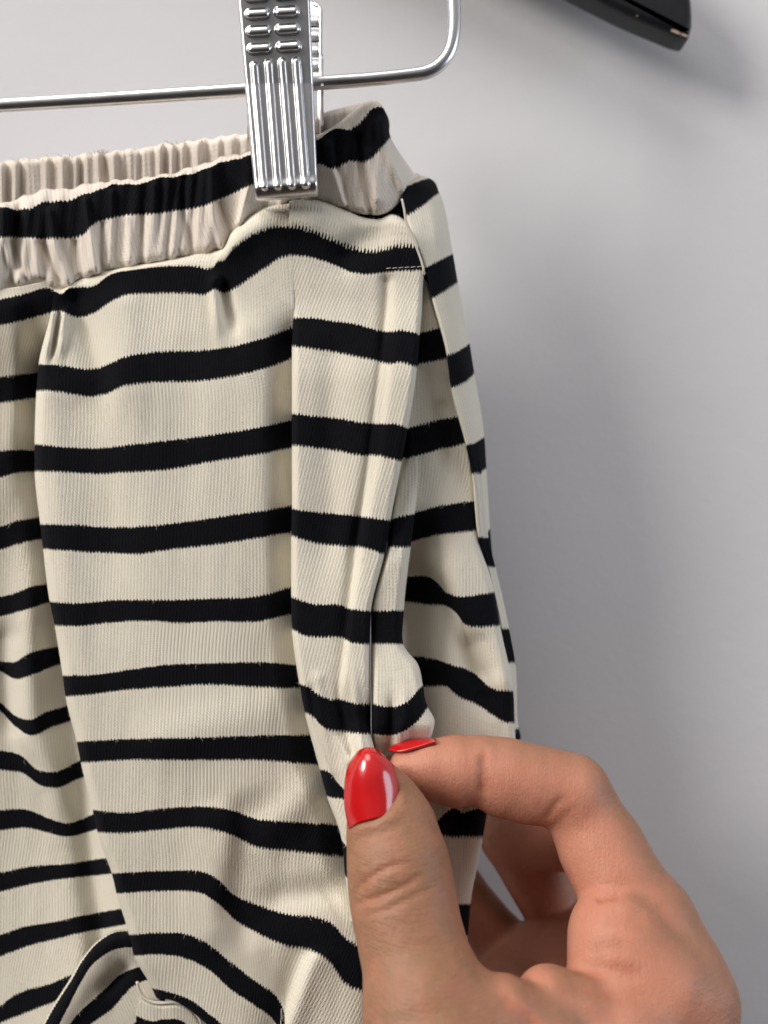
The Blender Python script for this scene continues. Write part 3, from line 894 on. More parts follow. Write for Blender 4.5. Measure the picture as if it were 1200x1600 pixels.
right = [(380, 141), (440, 136.5), (500, 130), (580, 124), (645, 117)]
corner = [(662, 114.5), (677, 109), (690, 99), (700, 86), (706, 70), (709, 52), (710, 34)]
up = [(709, 0), (708, -60), (706, -200), (690, -320), (640, -380)]
left = [(-1000, 236), (-600, 208), (-300, 186.5), (0, 165), (150, 156), (290, 147)]
lcorner = [(-1090, -180), (-1092, 100), (-1088, 190), (-1060, 226), (-1040, 234)]
path = [(-1040, -360), (-1078, -300)] + lcorner + left + right + corner + up + [(200, -520), (-170, -600)]
pth = smooth_path([(x, y, 6.0) for x, y in path], 420)
v, f = tube(P(pth[:, 0], pth[:, 1], pth[:, 2]) - WO, 0.00158, 20)
mesh_obj('frame', v, f, CHROME, whang)
hk = [(-1040, -360), (-600, -500), (-200, -600), (-190, -680), (-190, -780), (-150, -860), (-190, -960), (-290, -960), (-330, -880)]
pth = smooth_path([(x, y, 6.0) for x, y in hk], 160)
v, f = tube(P(pth[:, 0], pth[:, 1], pth[:, 2]) - WO, 0.00158, 16)
mesh_obj('hook', v, f, CHROME, whang)

# ------------------------------------------------------------------ metal clip
clip = empty('hanger_clip', tuple(P(440, 300, 8)), 'ribbed chrome spring clip gripping the striped waistband on the wire', 'clip')
CO = np.array(clip.location)


def cap_px(px, py, a, b_, r_):
    ax, ay = a; bx, by = b_
    dx, dy = bx - ax, by - ay
    t = np.clip(((px - ax) * dx + (py - ay) * dy) / (dx * dx + dy * dy), 0, 1)
    return np.hypot(px - ax - t * dx, py - ay - t * dy) / r_


nb, na = 420, 150
tt = np.linspace(0, 1, nb)[:, None]         # 0 top .. 1 bottom
aa = np.linspace(0, 1, na)[None, :]
ytop, ybot = -150.0, 308.0
yl = ytop + (ybot + 3 - ytop) * tt; yr = ytop + (ybot - 6 - ytop) * tt
xl = 371 + (398 - 371) * (yl / 303.0); xr = 484 + (497 - 484) * (yr / 303.0)
px = xl + (xr - xl) * aa; py = yl + (yr - yl) * aa
d0 = np.interp(py, [-160, 0, 130, 260, 310], [22, 17.0, 13.8, 12.3, 11.6])
h = np.zeros_like(px)
tops = [(397.5, 103), (420, 99), (441, 97), (463, 96)]
bots = [(413, 291), (434.5, 290), (456, 289), (477.5, 288)]
for a_, b_ in zip(tops, bots):
    q = cap_px(px, py, a_, b_, 6.8)
    h = np.maximum(h, 0.95 * np.sqrt(np.clip(1 - q * q, 0, 1)))
    q2 = cap_px(px, py, a_, b_, 11.5)
    h = h - 0.0 * q2
for k in range(7):
    yy = 75 - k * 27.2
    for side in (0, 1):
        cx = (405.5 if side == 0 else 451) - k * 1.6
        q = cap_px(px, py, (cx - 11.5, yy + (1.4 if side == 0 else -1.8)), (cx + 11.5, yy + (0 if side == 0 else -3.2)), 8.6)
        h = np.maximum(h, 1.25 * np.sqrt(np.clip(1 - q * q, 0, 1)))
# shallow dish between ribs and the rounded edges of the pressing
ee = np.minimum(aa, 1 - aa) * (xr - xl)
u = np.clip((6.0 - ee) / 6.0, 0, 1)
edge = -0.9 * (1 - np.sqrt(1 - u * u * 0.98))
ub = np.clip((1 - tt) * 460 / 14.0, 0, 1)
edge = edge - 1.1 * (1 - ub) ** 2 + 0.35 * np.exp(-(((1 - tt) * 460 - 18) / 7.0) ** 2)
D = d0 + h + edge
# flanges bent back on both sides
nf = 14
k = np.linspace(0, 1, nf + 1)[1:][None, :]
fl = np.interp(py[:, -1], [-160, -40, 60, 135, 200, 260, 303], [3.5, 3.5, 7, 13.0, 7, 3.5, 2.0])[:, None]
PX = np.concatenate([(px[:, :1] - 0.5 * k)[:, ::-1], px, px[:, -1:] + 0.5 * k], 1)
PY = np.concatenate([np.repeat(py[:, :1], nf, 1), py, np.repeat(py[:, -1:], nf, 1)], 1)
DD = np.concatenate([(D[:, :1] - fl * k)[:, ::-1], D, D[:, -1:] - fl * k], 1)
# bottom lip turned under
nl = 10
kk = np.linspace(0, 1, nl + 1)[1:][:, None]
PX = np.concatenate([PX, np.repeat(PX[-1:], nl, 0)], 0)
PY2 = np.concatenate([PY, PY[-1:] + 5.0 * np.sin(kk * 1.5)], 0)
DD = np.concatenate([DD, DD[-1:] - 4.5 * kk ** 1.2], 0)
V = P(PX, PY2, DD)
jaw = mesh_obj('front_jaw', V.reshape(-1, 3) - CO, grid_faces(*PX.shape), CHROME, clip)
jaw['label'] = 'pressed front jaw with four long ribs and paired short ribs'
md = jaw.modifiers.new('sheet', 'SOLIDIFY'); md.thickness = 0.0006; md.offset = -1
# back jaw
nb, na = 120, 60
tt = np.linspace(0, 1, nb)[:, None]; aa = np.linspace(0, 1, na)[None, :]
py = 4 + (300 - 4) * tt + 0 * aa
rc = np.clip(1 - tt * 296 / 13.0, 0, 1)
ins = 13 * (1 - np.sqrt(1 - rc ** 2))
xl = 382 + 0.06 * py + ins; xr = 503.5 - 0.004 * py - ins
px = xl + (xr - xl) * aa
DB = np.interp(py, [0, 130, 240, 310], [-12, -7, -6.2, -6.0])
for k in range(4):
    q = cap_px(px, py, (484, 34 + k * 23), (496, 34 + k * 23), 7)
    DB = DB + 1.0 * np.sqrt(np.clip(1 - q * q, 0, 1))
ee = np.minimum(aa, 1 - aa) * (xr - xl)
DB = DB + 1.2 * np.clip((5 - ee) / 5, 0, 1) ** 2
bj = mesh_obj('back_jaw', P(px, py, DB).reshape(-1, 3) - CO, grid_faces(nb, na), CHROME, clip)
md = bj.modifiers.new('sheet', 'SOLIDIFY'); md.thickness = 0.0006; md.offset = 1
# side cheek of the back jaw, folded forward to the pivot
for sx, name in ((1, 'cheek'), (-1, 'cheek')):
    outline = [(85, -9), (105, -2), (122, 6), (134, 8), (150, 6), (172, 1), (196, -2), (215, -6)]
    xx = 503.5 if sx > 0 else 388
    Vc = []
    for y, dd in outline:
        Vc.append(P(xx, y, dd)); Vc.append(P(xx, y, -7.5))
    Vc = np.array(Vc) - CO
    F = [(2 * i, 2 * i + 1, 2 * i + 3, 2 * i + 2) for i in range(len(outline) - 1)]
    ck = mesh_obj(name, Vc, F, CHROME, clip, smooth=False)
    md = ck.modifiers.new('sheet', 'SOLIDIFY'); md.thickness = 0.0006; md.offset = 0
# spring coil round the bar, tucked inside the clip
a = np.linspace(0, 2 * math.pi * 5, 140)
cx = np.linspace(415, 470, 140)
cy = 141 - (cx - 380) * 0.088
ctr = P(cx, cy, 6.0 + 0 * cx)
pts = ctr + np.stack([0 * a, np.cos(a) * 0.0031, np.sin(a) * 0.0031], -1)
v, f = tube(pts - CO, 0.0005, 8)
mesh_obj('spring', v, f, CHROME, clip)

# ------------------------------------------------------------------ black wooden hanger
wood = empty('coat_hanger', tuple(P(1080, 60, -36)), 'black painted wooden coat hanger with a chipped tip, hanging near the wall', 'hanger')
WH = np.array(wood.location)
low = [(1076, 57), (1069, 56.5), (1060, 53.5), (1047, 48), (1018, 36), (987, 23), (940, 0), (700, -128), (400, -285), (100, -395), (-196, -440)]
upp = [(-196, -640), (100, -600), (400, -510), (700, -360), (900, -220), (1020, -120), (1066, -66), (1080, -20), (1083.5, 10), (1084, 34), (1083.5, 43), (1081.5, 51), (1079, 55)]
out = smooth_path([(x, y, 0) for x, y in low], 80)[:, :2].tolist() + smooth_path([(x, y, 0) for x, y in upp], 90)[:, :2].tolist()


def slab(pts, d_front, thick, bev, O):
    pts = np.array(pts)
    W = P(pts[:, 0], pts[:, 1], d_front + 0 * pts[:, 0])[:, [0, 2]]
    nxt = np.roll(W, -1, 0) - np.roll(W, 1, 0)
    nn = np.stack([nxt[:, 1], -nxt[:, 0]], 1); nn /= np.linalg.norm(nn, axis=1, keepdims=True) + 1e-12
    area_ = 0.5 * np.sum(W[:, 0] * np.roll(W[:, 1], -1) - W[:, 1] * np.roll(W[:, 0], -1))
    if area_ < 0: nn = -nn
    y0 = -d_front * MM
    rings = []
    for i in range(7):
        a = i / 6 * math.pi / 2
        rings.append((bev * (1 - math.sin(a)), y0 + bev * (1 - math.cos(a))))
    for i in range(7):
        a = i / 6 * math.pi / 2
        rings.append((bev * (1 - math.cos(a)), y0 + thick - bev + bev * math.sin(a)))
    V = []
    for ins_, y in rings:
        q = W - nn * ins_
        V.append(np.stack([q[:, 0], np.full(len(q), y), q[:, 1]], 1))
    n = len(W)
    F = [(r_ * n + i, r_ * n + (i + 1) % n, (r_ + 1) * n + (i + 1) % n, (r_ + 1) * n + i) for r_ in range(len(rings) - 1) for i in range(n)]
    F.append(tuple(range(n))[::-1]); F.append(tuple((len(rings) - 1) * n + i for i in range(n)))
    return np.concatenate(V) - O, F


v, f = slab(out, -36, 0.0100, 0.0022, WH)
arm = mesh_obj('arm', v, f, WOOD, wood)
mir = [(-392 - x, y) for x, y in out][::-1]
v, f = slab(mir, -36, 0.0100, 0.0022, WH)
mesh_obj('arm', v, f, WOOD, wood)
hk = [(-196, -560), (-196, -660), (-196, -760), (-150, -840), (-190, -940), (-290, -945), (-330, -880)]
pth = smooth_path([(x, y, -41) for x, y in hk], 100)
v, f = tube(P(pth[:, 0], pth[:, 1], pth[:, 2]) - WH, 0.0018, 14)
mesh_obj('hook', v, f, CHROME, wood)
# chips along the lower front edge where the paint is gone
chips = [[(1048, 47.5), (1051, 45.5), (1054, 47.5), (1056, 46.5), (1060, 49.5), (1064, 52), (1069, 52.5), (1073, 54.5), (1076, 56.5), (1073, 58), (1069, 56.5), (1064, 56.5), (1060, 53.5), (1056, 52), (1053, 50.5), (1050, 50)],
         [(994, 24.4), (996, 23.8), (997, 25.4), (995, 26)]]
for c in chips:
    c = np.array(c, float)
    ctr = c.mean(0)
    # wraps from the front face over the arris on to the under side
    pts = np.concatenate([[ctr], c])
    dd = np.where(pts[:, 1] > 44 + (pts[:, 0] - 1047) * 0.33 + 6.0, -37.2, -36.2)
    Vc = P(pts[:, 0], pts[:, 1], dd) - WH
    Vb = P(pts[:, 0], pts[:, 1], dd - 1.2) - WH
    n = len(c)
    F = [(0, 1 + i, 1 + (i + 1) % n) for i in range(n)] + [(1 + i, 1 + (i + 1) % n, n + 2 + (i + 1) % n, n + 2 + i) for i in range(n)]
    ch = mesh_obj('paint_chip', np.concatenate([Vc, Vb]), F, BAREWOOD, wood, smooth=False)
    ch['label'] = 'pale bare wood where the black paint has chipped off'

# ------------------------------------------------------------------ hand
hand = empty('hand', tuple(P(850, 1600, 30)), 'bare hand with red nail polish pinching the trouser side seam between thumb and finger', 'hand')
HO = np.array(hand.location)
H = 0.55          # mm voxel
lo = np.array([-14.0, -85.0, -185.0]); hi = np.array([82.0, 60.0, -43.0])
dims = np.ceil((hi - lo) / H).astype(int) + 1
gx = [lo[i] + H * np.arange(dims[i], dtype=np.float32) for i in range(3)]


def node(px, py, d, r):
    k = (CAMD - d) / FPX
    return np.array([(px - 600) * k, -d, (800 - py) * k]), r * k


def round_cone(X, Y, Z, a, ra, b, rb):
    ba = b - a
    L2 = float(ba @ ba)
    t = ((X - a[0]) * ba[0] + (Y - a[1]) * ba[1] + (Z - a[2]) * ba[2]) / L2
    t = np.clip(t, 0, 1)
    return np.sqrt((X - a[0] - t * ba[0]) ** 2 + (Y - a[1] - t * ba[1]) ** 2 + (Z - a[2] - t * ba[2]) ** 2) - (ra + (rb - ra) * t)


def smin(a, b, k):
    h_ = np.maximum(k - np.abs(a - b), 0) / k
    return np.minimum(a, b) - h_ * h_ * k * 0.25


BIG = 12.0


def group(chains, k):
    F = np.full(dims, BIG, np.float32)
    for ch in chains:
        nd = [node(*q) for q in ch]
        for (a, ra), (b, rb) in zip(nd[:-1], nd[1:]):
            m = max(ra, rb) + BIG
            l = np.minimum(a, b) - m; h_ = np.maximum(a, b) + m
            i0 = np.clip(np.floor((l - lo) / H).astype(int), 0, dims); i1 = np.clip(np.ceil((h_ - lo) / H).astype(int) + 1, 0, dims)
            if np.any(i1 <= i0):
                continue
            sl = tuple(slice(i0[j], i1[j]) for j in range(3))
            X = gx[0][sl[0]][:, None, None]; Y = gx[1][sl[1]][None, :, None]; Z = gx[2][sl[2]][None, None, :]
            F[sl] = smin(F[sl], np.minimum(round_cone(X, Y, Z, a, ra, b, rb), BIG), k)
    return F


thumb = group([[(588, 1214, 20.5, 30), (600, 1250, 21.5, 50), (611, 1292, 25, 67), (622, 1350, 29, 76), (629, 1400, 31, 79), (637, 1445, 34, 78), (649, 1495, 37, 80), (668, 1570, 42, 98), (690, 1660, 46, 124), (760, 1800, 50, 150)]], 2.5)
index = group([[(641, 1198, 11, 33), (674, 1202, 11, 46), (712, 1204, 10.5, 53)], [(712, 1204, 10.5, 53), (752, 1202, 10.5, 50)],
               [(752, 1202, 10.5, 50), (786, 1214, 10, 59), (826, 1224, 10, 59), (860, 1230, 10, 57), (893, 1240, 10, 61)]], 1.6)
index2 = group([[(893, 1240, 10, 61), (912, 1272, 10.5, 57), (940, 1325, 13, 65), (962, 1368, 16, 66), (1010, 1440, 20, 74), (1052, 1520, 25, 80)]], 2.0)
palm = group([[(968, 1458, 24, 74), (972, 1478, 26, 74), (1020, 1540, 28, 90), (1066, 1562, 27, 79)],
              [(1066, 1562, 27, 79), (1040, 1690, 32, 96), (960, 1860, 46, 130), (900, 2050, 60, 170)],
              [(972, 1490, 26, 70), (960, 1620, 34, 95), (900, 1720, 40, 130), (850, 1900, 52, 180), (860, 2080, 60, 180)],
              [(760, 1800, 50, 150), (850, 1900, 52, 180)]], 4.0)
web1 = group([[(858, 1565, 38, 48), (905, 1578, 38, 46), (980, 1592, 36, 50), (1040, 1640, 34, 60)], [(858, 1565, 38, 48), (840, 1640, 42, 80), (850, 1720, 44, 110)]], 3.0)
web2 = group([[(735, 1588, 45, 52), (785, 1584, 44, 52), (830, 1606, 43, 52), (870, 1660, 43, 70), (850, 1760, 46, 120)], [(735, 1588, 45, 52), (740, 1680, 47, 110)]], 3.0)
middle = group([[(1048, 1560, 4, 74), (930, 1302, -16, 58), (803, 1303, -27, 53)], [(803, 1303, -27, 53), (858, 1404, -33, 49)],
                [(1048, 1560, 4, 74), (960, 1800, 30, 130)]], 1.5)
ring = group([[(1000, 1700, 5, 110), (900, 1640, -14, 64), (783, 1479, -35, 46), (712, 1389, -38, 42), (690, 1352, -38, 38)],
              [(905, 1482, -28, 76), (850, 1520, -27, 74), (800, 1580, -18, 80), (800, 1700, 15, 120)]], 2.0)
little = group([[(960, 1760, 0, 110), (900, 1720, -24, 60), (800, 1585, -43, 40), (745, 1520, -45, 36)]], 2.0)
F = smin(index, index2, 1.0)
F = smin(F, palm, 1.2)
F = smin(F, web1, 1.6)
w2 = smin(web2, thumb, 3.0)
F = smin(F, w2, 1.6)
back = smin(smin(middle, ring, 0.8), little, 0.8)
F = smin(F, back, 1.0)
del back


def surface_nets(F, lo, h):
    S_ = F < 0
    nx, ny, nz = F.shape
    c = np.zeros((nx - 1, ny - 1, nz - 1), np.int8)
    for i in (0, 1):
        for j in (0, 1):
            for k in (0, 1):
                c += S_[i:nx - 1 + i, j:ny - 1 + j, k:nz - 1 + k]
    act = (c > 0) & (c < 8)
    ci = np.argwhere(act)
    idm = np.full(act.shape, -1, np.int64)
    idm[act] = np.arange(len(ci))
    acc = np.zeros((len(ci), 3)); cnt = np.zeros(len(ci))
    for ax in range(3):
        o1 = [a_ for a_ in range(3) if a_ != ax]
        for p in (0, 1):
            for q in (0, 1):
                o = np.zeros(3, int); o[o1[0]] = p; o[o1[1]] = q
                A = ci + o; B = A.copy(); B[:, ax] += 1
                fa = F[A[:, 0], A[:, 1], A[:, 2]]; fb = F[B[:, 0], B[:, 1], B[:, 2]]
                m = (fa < 0) != (fb < 0)
                t = np.where(m, fa / np.where(m, fa - fb, 1), 0)
                pos = A.astype(float); pos[:, ax] += t
                acc[m] += pos[m]; cnt[m] += 1
    V = acc / cnt[:, None] * h + lo
    Q = []
    for ax in range(3):
        u, w = (ax + 1) % 3, (ax + 2) % 3
        sl0 = [slice(None)] * 3; sl1 = [slice(None)] * 3
        sl0[ax] = slice(0, -1); sl1[ax] = slice(1, None)
        ch = S_[tuple(sl0)] != S_[tuple(sl1)]
        e = np.argwhere(ch)
        e = e[(e[:, u] > 0) & (e[:, w] > 0) & (e[:, u] < F.shape[u] - 1) & (e[:, w] < F.shape[w] - 1)]
        ins_ = S_[e[:, 0], e[:, 1], e[:, 2]]
        def cell(du_, dw_):
            q = e.copy(); q[:, u] += du_; q[:, w] += dw_
            return idm[q[:, 0], q[:, 1], q[:, 2]]
        quad = np.stack([cell(-1, -1), cell(0, -1), cell(0, 0), cell(-1, 0)], 1)
        quad[~ins_] = quad[~ins_][:, ::-1]
        Q.append(quad)
    return V, np.concatenate(Q)


V, Q = surface_nets(F, lo, H)


def vnormals(V, Q):
    n = np.cross(V[Q[:, 2]] - V[Q[:, 0]], V[Q[:, 3]] - V[Q[:, 1]])
    out_ = np.zeros_like(V)
    for k in range(4):
        np.add.at(out_, Q[:, k], n)
    return out_ / (np.linalg.norm(out_, axis=1, keepdims=True) + 1e-12)


def relax(V, Q, it, lam):
    for _ in range(it):
        s_ = np.zeros_like(V); c_ = np.zeros(len(V))
        for k in range(4):
            np.add.at(s_, Q[:, k], V[Q[:, (k + 1) % 4]]); np.add.at(s_, Q[:, k], V[Q[:, (k - 1) % 4]]); np.add.at(c_, Q[:, k], 2)
        V = V + lam * (s_ / c_[:, None] - V)
    return V


V = relax(V, Q, 3, 0.5)


def samp(F, V):
    i = np.clip(np.round((V - lo) / H).astype(int), 0, dims - 1)
    return F[i[:, 0], i[:, 1], i[:, 2]]


def hit(px, py):
    """First point of the hand's surface on the ray through a pixel (mm)."""
    dr = np.array([(px - 600) / FPX, 1.0, (800 - py) / FPX])
    t = np.arange(130, 300, 0.25)
    q = np.array([0, -CAMD, 0]) + t[:, None] * dr
    f = samp(F, q)
    k = np.argmax(f < 0.1)
    return q[k]


def groove(V, nrm, pts, w, a):
    """Crease pressed into the skin along picture points."""
    pts = smooth_path([(x, y, 0) for x, y in pts], max(6, int(len(pts) * 5)))[:, :2]
    q = np.array([hit(x, y) for x, y in pts])
    best = np.full(len(V), 1e9)
    near = np.all((V > q.min(0) - 4 * w) & (V < q.max(0) + 4 * w), axis=1)
    idx = np.where(near)[0]
    bb = np.full(len(idx), 1e9); tb = np.zeros(len(idx))
    for i in range(len(q) - 1):
        ba = q[i + 1] - q[i]; L2 = ba @ ba + 1e-9
        t = np.clip(((V[idx] - q[i]) @ ba) / L2, 0, 1)
        dd = np.linalg.norm(V[idx] - q[i] - t[:, None] * ba, axis=1)
        m = dd < bb
        bb[m] = dd[m]; tb[m] = (i + t[m]) / (len(q) - 1)
    fade = np.minimum(1, 4 * np.minimum(tb + 0.05, 1.05 - tb))
    V = V.copy()
    V[idx] -= nrm[idx] * (a * fade * np.exp(-(bb / w) ** 2))[:, None]
    return V


nrm = vnormals(V, Q)
V0 = V.copy()
G = [  # finger joints of the index, palmar side
    ([(757, 1172), (755, 1195), (754, 1222), (756, 1248)], 1.1, 0.55),
    ([(766, 1190), (764, 1220), (768, 1244)], 0.8, 0.15),
    ([(882, 1246), (864, 1264), (849, 1285)], 1.0, 0.32),
    ([(894, 1264), (876, 1282), (861, 1298)], 1.2, 0.16),
    ([(972, 1396), (950, 1401), (928, 1404)], 1.0, 0.55),
    ([(1015, 1440), (975, 1440), (940, 1432)], 2.4, 0.30),
    ([(985, 1482), (950, 1480), (915, 1490)], 2.2, 0.35),
    ([(1010, 1528), (965, 1518), (925, 1516), (900, 1522)], 1.8, 0.45),
    ([(1030, 1562), (960, 1552), (900, 1544), (868, 1548)], 1.8, 0.35),
    # thumb, back of the joint
    ([(556, 1412), (590, 1402), (625, 1388), (660, 1368)], 0.75, 0.42),
    ([(552, 1396), (570, 1378), (600, 1358), (640, 1346)], 0.7, 0.32),
    ([(566, 1428), (600, 1424), (640, 1404), (680, 1384)], 0.7, 0.22),
    ([(570, 1350), (605, 1338), (640, 1334)], 0.8, 0.10),
    ([(558, 1370), (566, 1392), (562, 1406)], 1.2, 0.14),
    ([(600, 1366), (622, 1372), (628, 1386), (612, 1396)], 1.0, -0.16),
    ([(776, 1560), (800, 1572), (822, 1594), (840, 1620)], 1.5, 0.5),
    ([(700, 1530), (730, 1570), (750, 1620)], 3.0, 0.25),
    # fold round the nail
    ([(547, 1301), (566, 1294), (588, 1288), (608, 1280), (626, 1266)], 1.2, -0.42),
    ([(629, 1262), (626, 1236), (618, 1210)], 1.1, -0.35),
    ([(556, 1314), (580, 1308), (606, 1300), (630, 1286)], 0.8, 0.10),
    ([(575, 1326), (610, 1316), (640, 1310)], 0.8, 0.07),
]
for pts, w, a in G:
    V = groove(V, nrm, pts, w, a * 1.35)
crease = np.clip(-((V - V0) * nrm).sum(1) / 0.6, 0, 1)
V = relax(V, Q, 1, 0.25)
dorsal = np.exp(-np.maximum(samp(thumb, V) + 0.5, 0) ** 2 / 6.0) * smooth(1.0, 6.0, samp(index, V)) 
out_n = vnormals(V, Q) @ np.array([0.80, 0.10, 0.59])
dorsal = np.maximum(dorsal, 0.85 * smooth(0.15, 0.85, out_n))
inside = smooth(1.5, 5.0, np.minimum(np.minimum(samp(index, V), samp(index2, V)), np.minimum(samp(palm, V), samp(w2, V))))
del thumb, index, index2, palm, web1, web2, w2, middle, ring, little, F

SKIN, nt, b = new_mat('skin')
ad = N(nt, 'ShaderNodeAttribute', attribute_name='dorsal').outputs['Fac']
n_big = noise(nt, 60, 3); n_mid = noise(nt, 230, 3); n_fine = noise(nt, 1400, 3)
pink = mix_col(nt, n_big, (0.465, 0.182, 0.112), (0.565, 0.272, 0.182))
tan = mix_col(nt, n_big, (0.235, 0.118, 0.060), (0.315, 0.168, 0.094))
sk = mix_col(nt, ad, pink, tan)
mr = N(nt, 'ShaderNodeMapRange'); nt.links.new(n_mid, mr.inputs[0]); mr.inputs[1].default_value = 0.38; mr.inputs[2].default_value = 0.66; mr.inputs[4].default_value = 0.24
sk = mix_col(nt, mr.outputs[0], sk, (0.53, 0.175, 0.125))
mr2 = N(nt, 'ShaderNodeMapRange'); nt.links.new(noise(nt, 520, 2), mr2.inputs[0]); mr2.inputs[1].default_value = 0.5; mr2.inputs[2].default_value = 0.75; mr2.inputs[4].default_value = 0.08
sk = mix_col(nt, mr2.outputs[0], sk, (0.62, 0.40, 0.30))
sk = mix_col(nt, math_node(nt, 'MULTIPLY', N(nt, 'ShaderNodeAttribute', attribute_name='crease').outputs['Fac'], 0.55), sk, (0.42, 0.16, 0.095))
nt.links.new(sk, b.inputs['Base Color'])
b.inputs['Roughness'].default_value = 0.48
b.inputs['Specular IOR Level'].default_value = 0.32
b.inputs['Subsurface Weight'].default_value = 0.28
b.inputs['Subsurface Radius'].default_value = (1.0, 0.38, 0.22)
b.inputs['Subsurface Scale'].default_value = 0.0018
vor = N(nt, 'ShaderNodeTexVoronoi'); vor.feature = 'DISTANCE_TO_EDGE'
tc = N(nt, 'ShaderNodeTexCoord'); mp = N(nt, 'ShaderNodeMapping'); mp.inputs['Scale'].default_value = (1.5, 1, 0.9)
nt.links.new(tc.outputs['Object'], mp.inputs['Vector']); nt.links.new(mp.outputs[0], vor.inputs['Vector'])
vor.inputs['Scale'].default_value = 1100
hh_ = math_node(nt, 'ADD', math_node(nt, 'MULTIPLY', vor.outputs['Distance'], 0.8), math_node(nt, 'MULTIPLY', n_fine, 0.9))
hh_ = math_node(nt, 'ADD', hh_, math_node(nt, 'MULTIPLY', n_mid, 1.6))
mp2 = N(nt, 'ShaderNodeMapping'); mp2.inputs['Scale'].default_value = (0.22, 0.4, 1.6); mp2.inputs['Rotation'].default_value = (0, 0.25, 0)
nt.links.new(tc.outputs['Object'], mp2.inputs['Vector'])
lines = noise(nt, 900, 3, 0.6, mp2.outputs[0])
hh_ = math_node(nt, 'ADD', hh_, math_node(nt, 'MULTIPLY', math_node(nt, 'MULTIPLY', lines, ad), 2.2))
mp3 = N(nt, 'ShaderNodeMapping'); mp3.inputs['Scale'].default_value = (1.6, 0.4, 0.3); mp3.inputs['Rotation'].default_value = (0, 0.2, 0)
nt.links.new(tc.outputs['Object'], mp3.inputs['Vector'])
lines2 = noise(nt, 1100, 2, 0.6, mp3.outputs[0])
hh_ = math_node(nt, 'ADD', hh_, math_node(nt, 'MULTIPLY', math_node(nt, 'MULTIPLY', lines2, math_node(nt, 'SUBTRACT', 1.0, ad)), 1.2))
bp = N(nt, 'ShaderNodeBump'); bp.inputs['Strength'].default_value = 0.46; bp.inputs['Distance'].default_value = 0.00026
nt.links.new(hh_, bp.inputs['Height']); nt.links.new(bp.outputs[0], b.inputs['Normal'])
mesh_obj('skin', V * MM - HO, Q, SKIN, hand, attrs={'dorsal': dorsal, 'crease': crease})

NAIL, nt, b = simple('red_nail_polish', (0.62, 0.008, 0.012), 0.22, 0, 0.5)
b.inputs['Coat Weight'].default_value = 0.6
b.inputs['Coat Roughness'].default_value = 0.13
nt.links.new(mix_col(nt, noise(nt, 180, 2), (0.46, 0.004, 0.006), (0.58, 0.008, 0.010)), b.inputs['Base Color'])
bp = N(nt, 'ShaderNodeBump'); bp.inputs['Strength'].default_value = 0.25; bp.inputs['Distance'].default_value = 0.0003
nt.links.new(noise(nt, 220, 2), bp.inputs['Height']); nt.links.new(bp.outputs[0], b.inputs['Normal'])


def row_grid(rows, n_s, n_t):
    s_ = np.linspace(0, 1, n_s)
    R = []
    for pts in rows:
        pts = np.array(pts, float)
        t = np.concatenate([[0], np.cumsum(np.linalg.norm(np.diff(pts, axis=0), axis=1))]); t /= t[-1]
        R.append(hermite(s_, t, pts))
    return hermite(np.linspace(0, 1, n_t), np.linspace(0, 1, len(rows)), np.array(R))


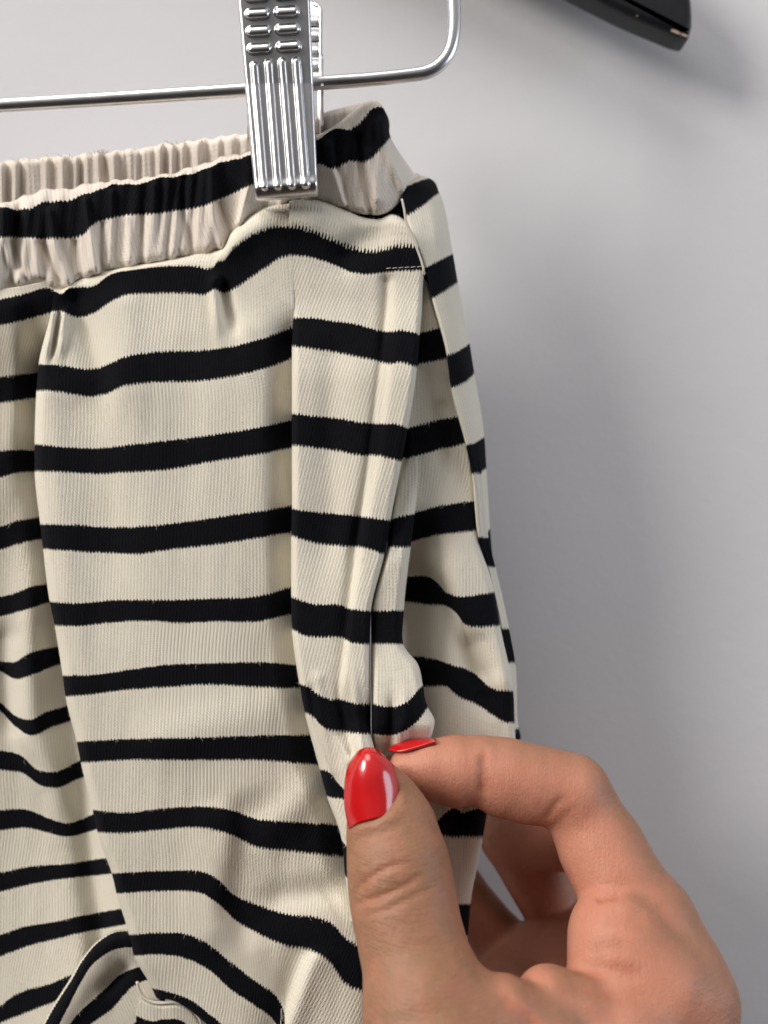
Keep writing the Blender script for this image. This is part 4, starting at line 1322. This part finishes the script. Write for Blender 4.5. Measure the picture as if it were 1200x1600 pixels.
tn = [[(549, 1294), (564, 1285), (585, 1279), (604, 1272), (619, 1261)],
      [(542, 1258), (558, 1253), (580, 1248), (602, 1241), (619, 1232)],
      [(543, 1220), (556, 1214), (577, 1208), (598, 1204), (613, 1203)],
      [(549, 1196), (559, 1189), (576, 1183), (592, 1185), (603, 1190)],
      [(561, 1178), (567, 1174), (576, 1172), (585, 1174), (592, 1179)]]
g = row_grid(tn, 41, 61)
u = np.linspace(-1, 1, 41)[None, :]; t = np.linspace(0, 1, 61)[:, None]
dd = 33.2 - 4.2 * t - 2.2 * t ** 3 - (3.3 - 1.6 * t ** 2) * (u - 0.05) ** 2 * np.where(u < 0.05, 1.0, 1.25) + 0.2 * u
th_nail = mesh_obj('thumb_nail', P(g[..., 0], g[..., 1], dd).reshape(-1, 3) - HO, grid_faces(61, 41), NAIL, hand)
md = th_nail.modifiers.new('plate', 'SOLIDIFY'); md.thickness = 0.0007; md.offset = -1
th_nail['label'] = 'glossy red thumb nail'
NBED, nt, b = simple('bare_nail', (0.52, 0.27, 0.215), 0.28, 0, 0.5)
nt.links.new(mix_col(nt, noise(nt, 400, 2), (0.48, 0.24, 0.19), (0.58, 0.33, 0.27)), b.inputs['Base Color'])
tb = [[(552, 1305), (567, 1296), (587, 1289), (606, 1281), (620, 1270)],
      [(549.5, 1296), (564.5, 1287), (585, 1281), (604, 1274), (619, 1263)],
      [(548, 1288), (563, 1280), (584, 1273), (604, 1266), (619, 1255)]]
g = row_grid(tb, 41, 9)
t2 = np.linspace(-0.10, 0.05, 9)[:, None]
dd = 32.75 - 3.9 * t2 - 3.3 * (u - 0.05) ** 2 * np.where(u < 0.05, 1.0, 1.25) + 0.2 * u - 25 * np.minimum(t2 + 0.02, 0) ** 2
nr_ = mesh_obj('nail_root', P(g[..., 0], g[..., 1], dd).reshape(-1, 3) - HO, grid_faces(9, 41), NBED, hand)
nr_['label'] = 'pink unpainted strip of nail below the polish'
# index nail lies on the far, upper side of the fingertip and shows edge on
t = np.linspace(0, 1, 50)[:, None]
cx = 608 + 73 * t; crown = hermite(t[:, 0], [0, 0.3, 0.65, 1.0], [1171.5, 1161.0, 1157.0, 1158.0])[:, None]
edge_ = hermite(t[:, 0], [0, 0.25, 0.6, 1.0], [1174.0, 1176.0, 1170.0, 1161.0])[:, None]
wd = hermite(t[:, 0], [0, 0.12, 0.4, 1.0], [1.0, 2.4, 3.9, 4.2])[:, None]
yy = crown + (edge_ - crown) * u ** 2
dd = 10.5 + wd * u
in_nail = mesh_obj('index_nail', P(cx + 0 * u, yy, dd).reshape(-1, 3) - HO, grid_faces(50, 41), NAIL, hand)
md = in_nail.modifiers.new('plate', 'SOLIDIFY'); md.thickness = 0.0006; md.offset = -1
in_nail['label'] = 'glossy red index finger nail seen edge on'
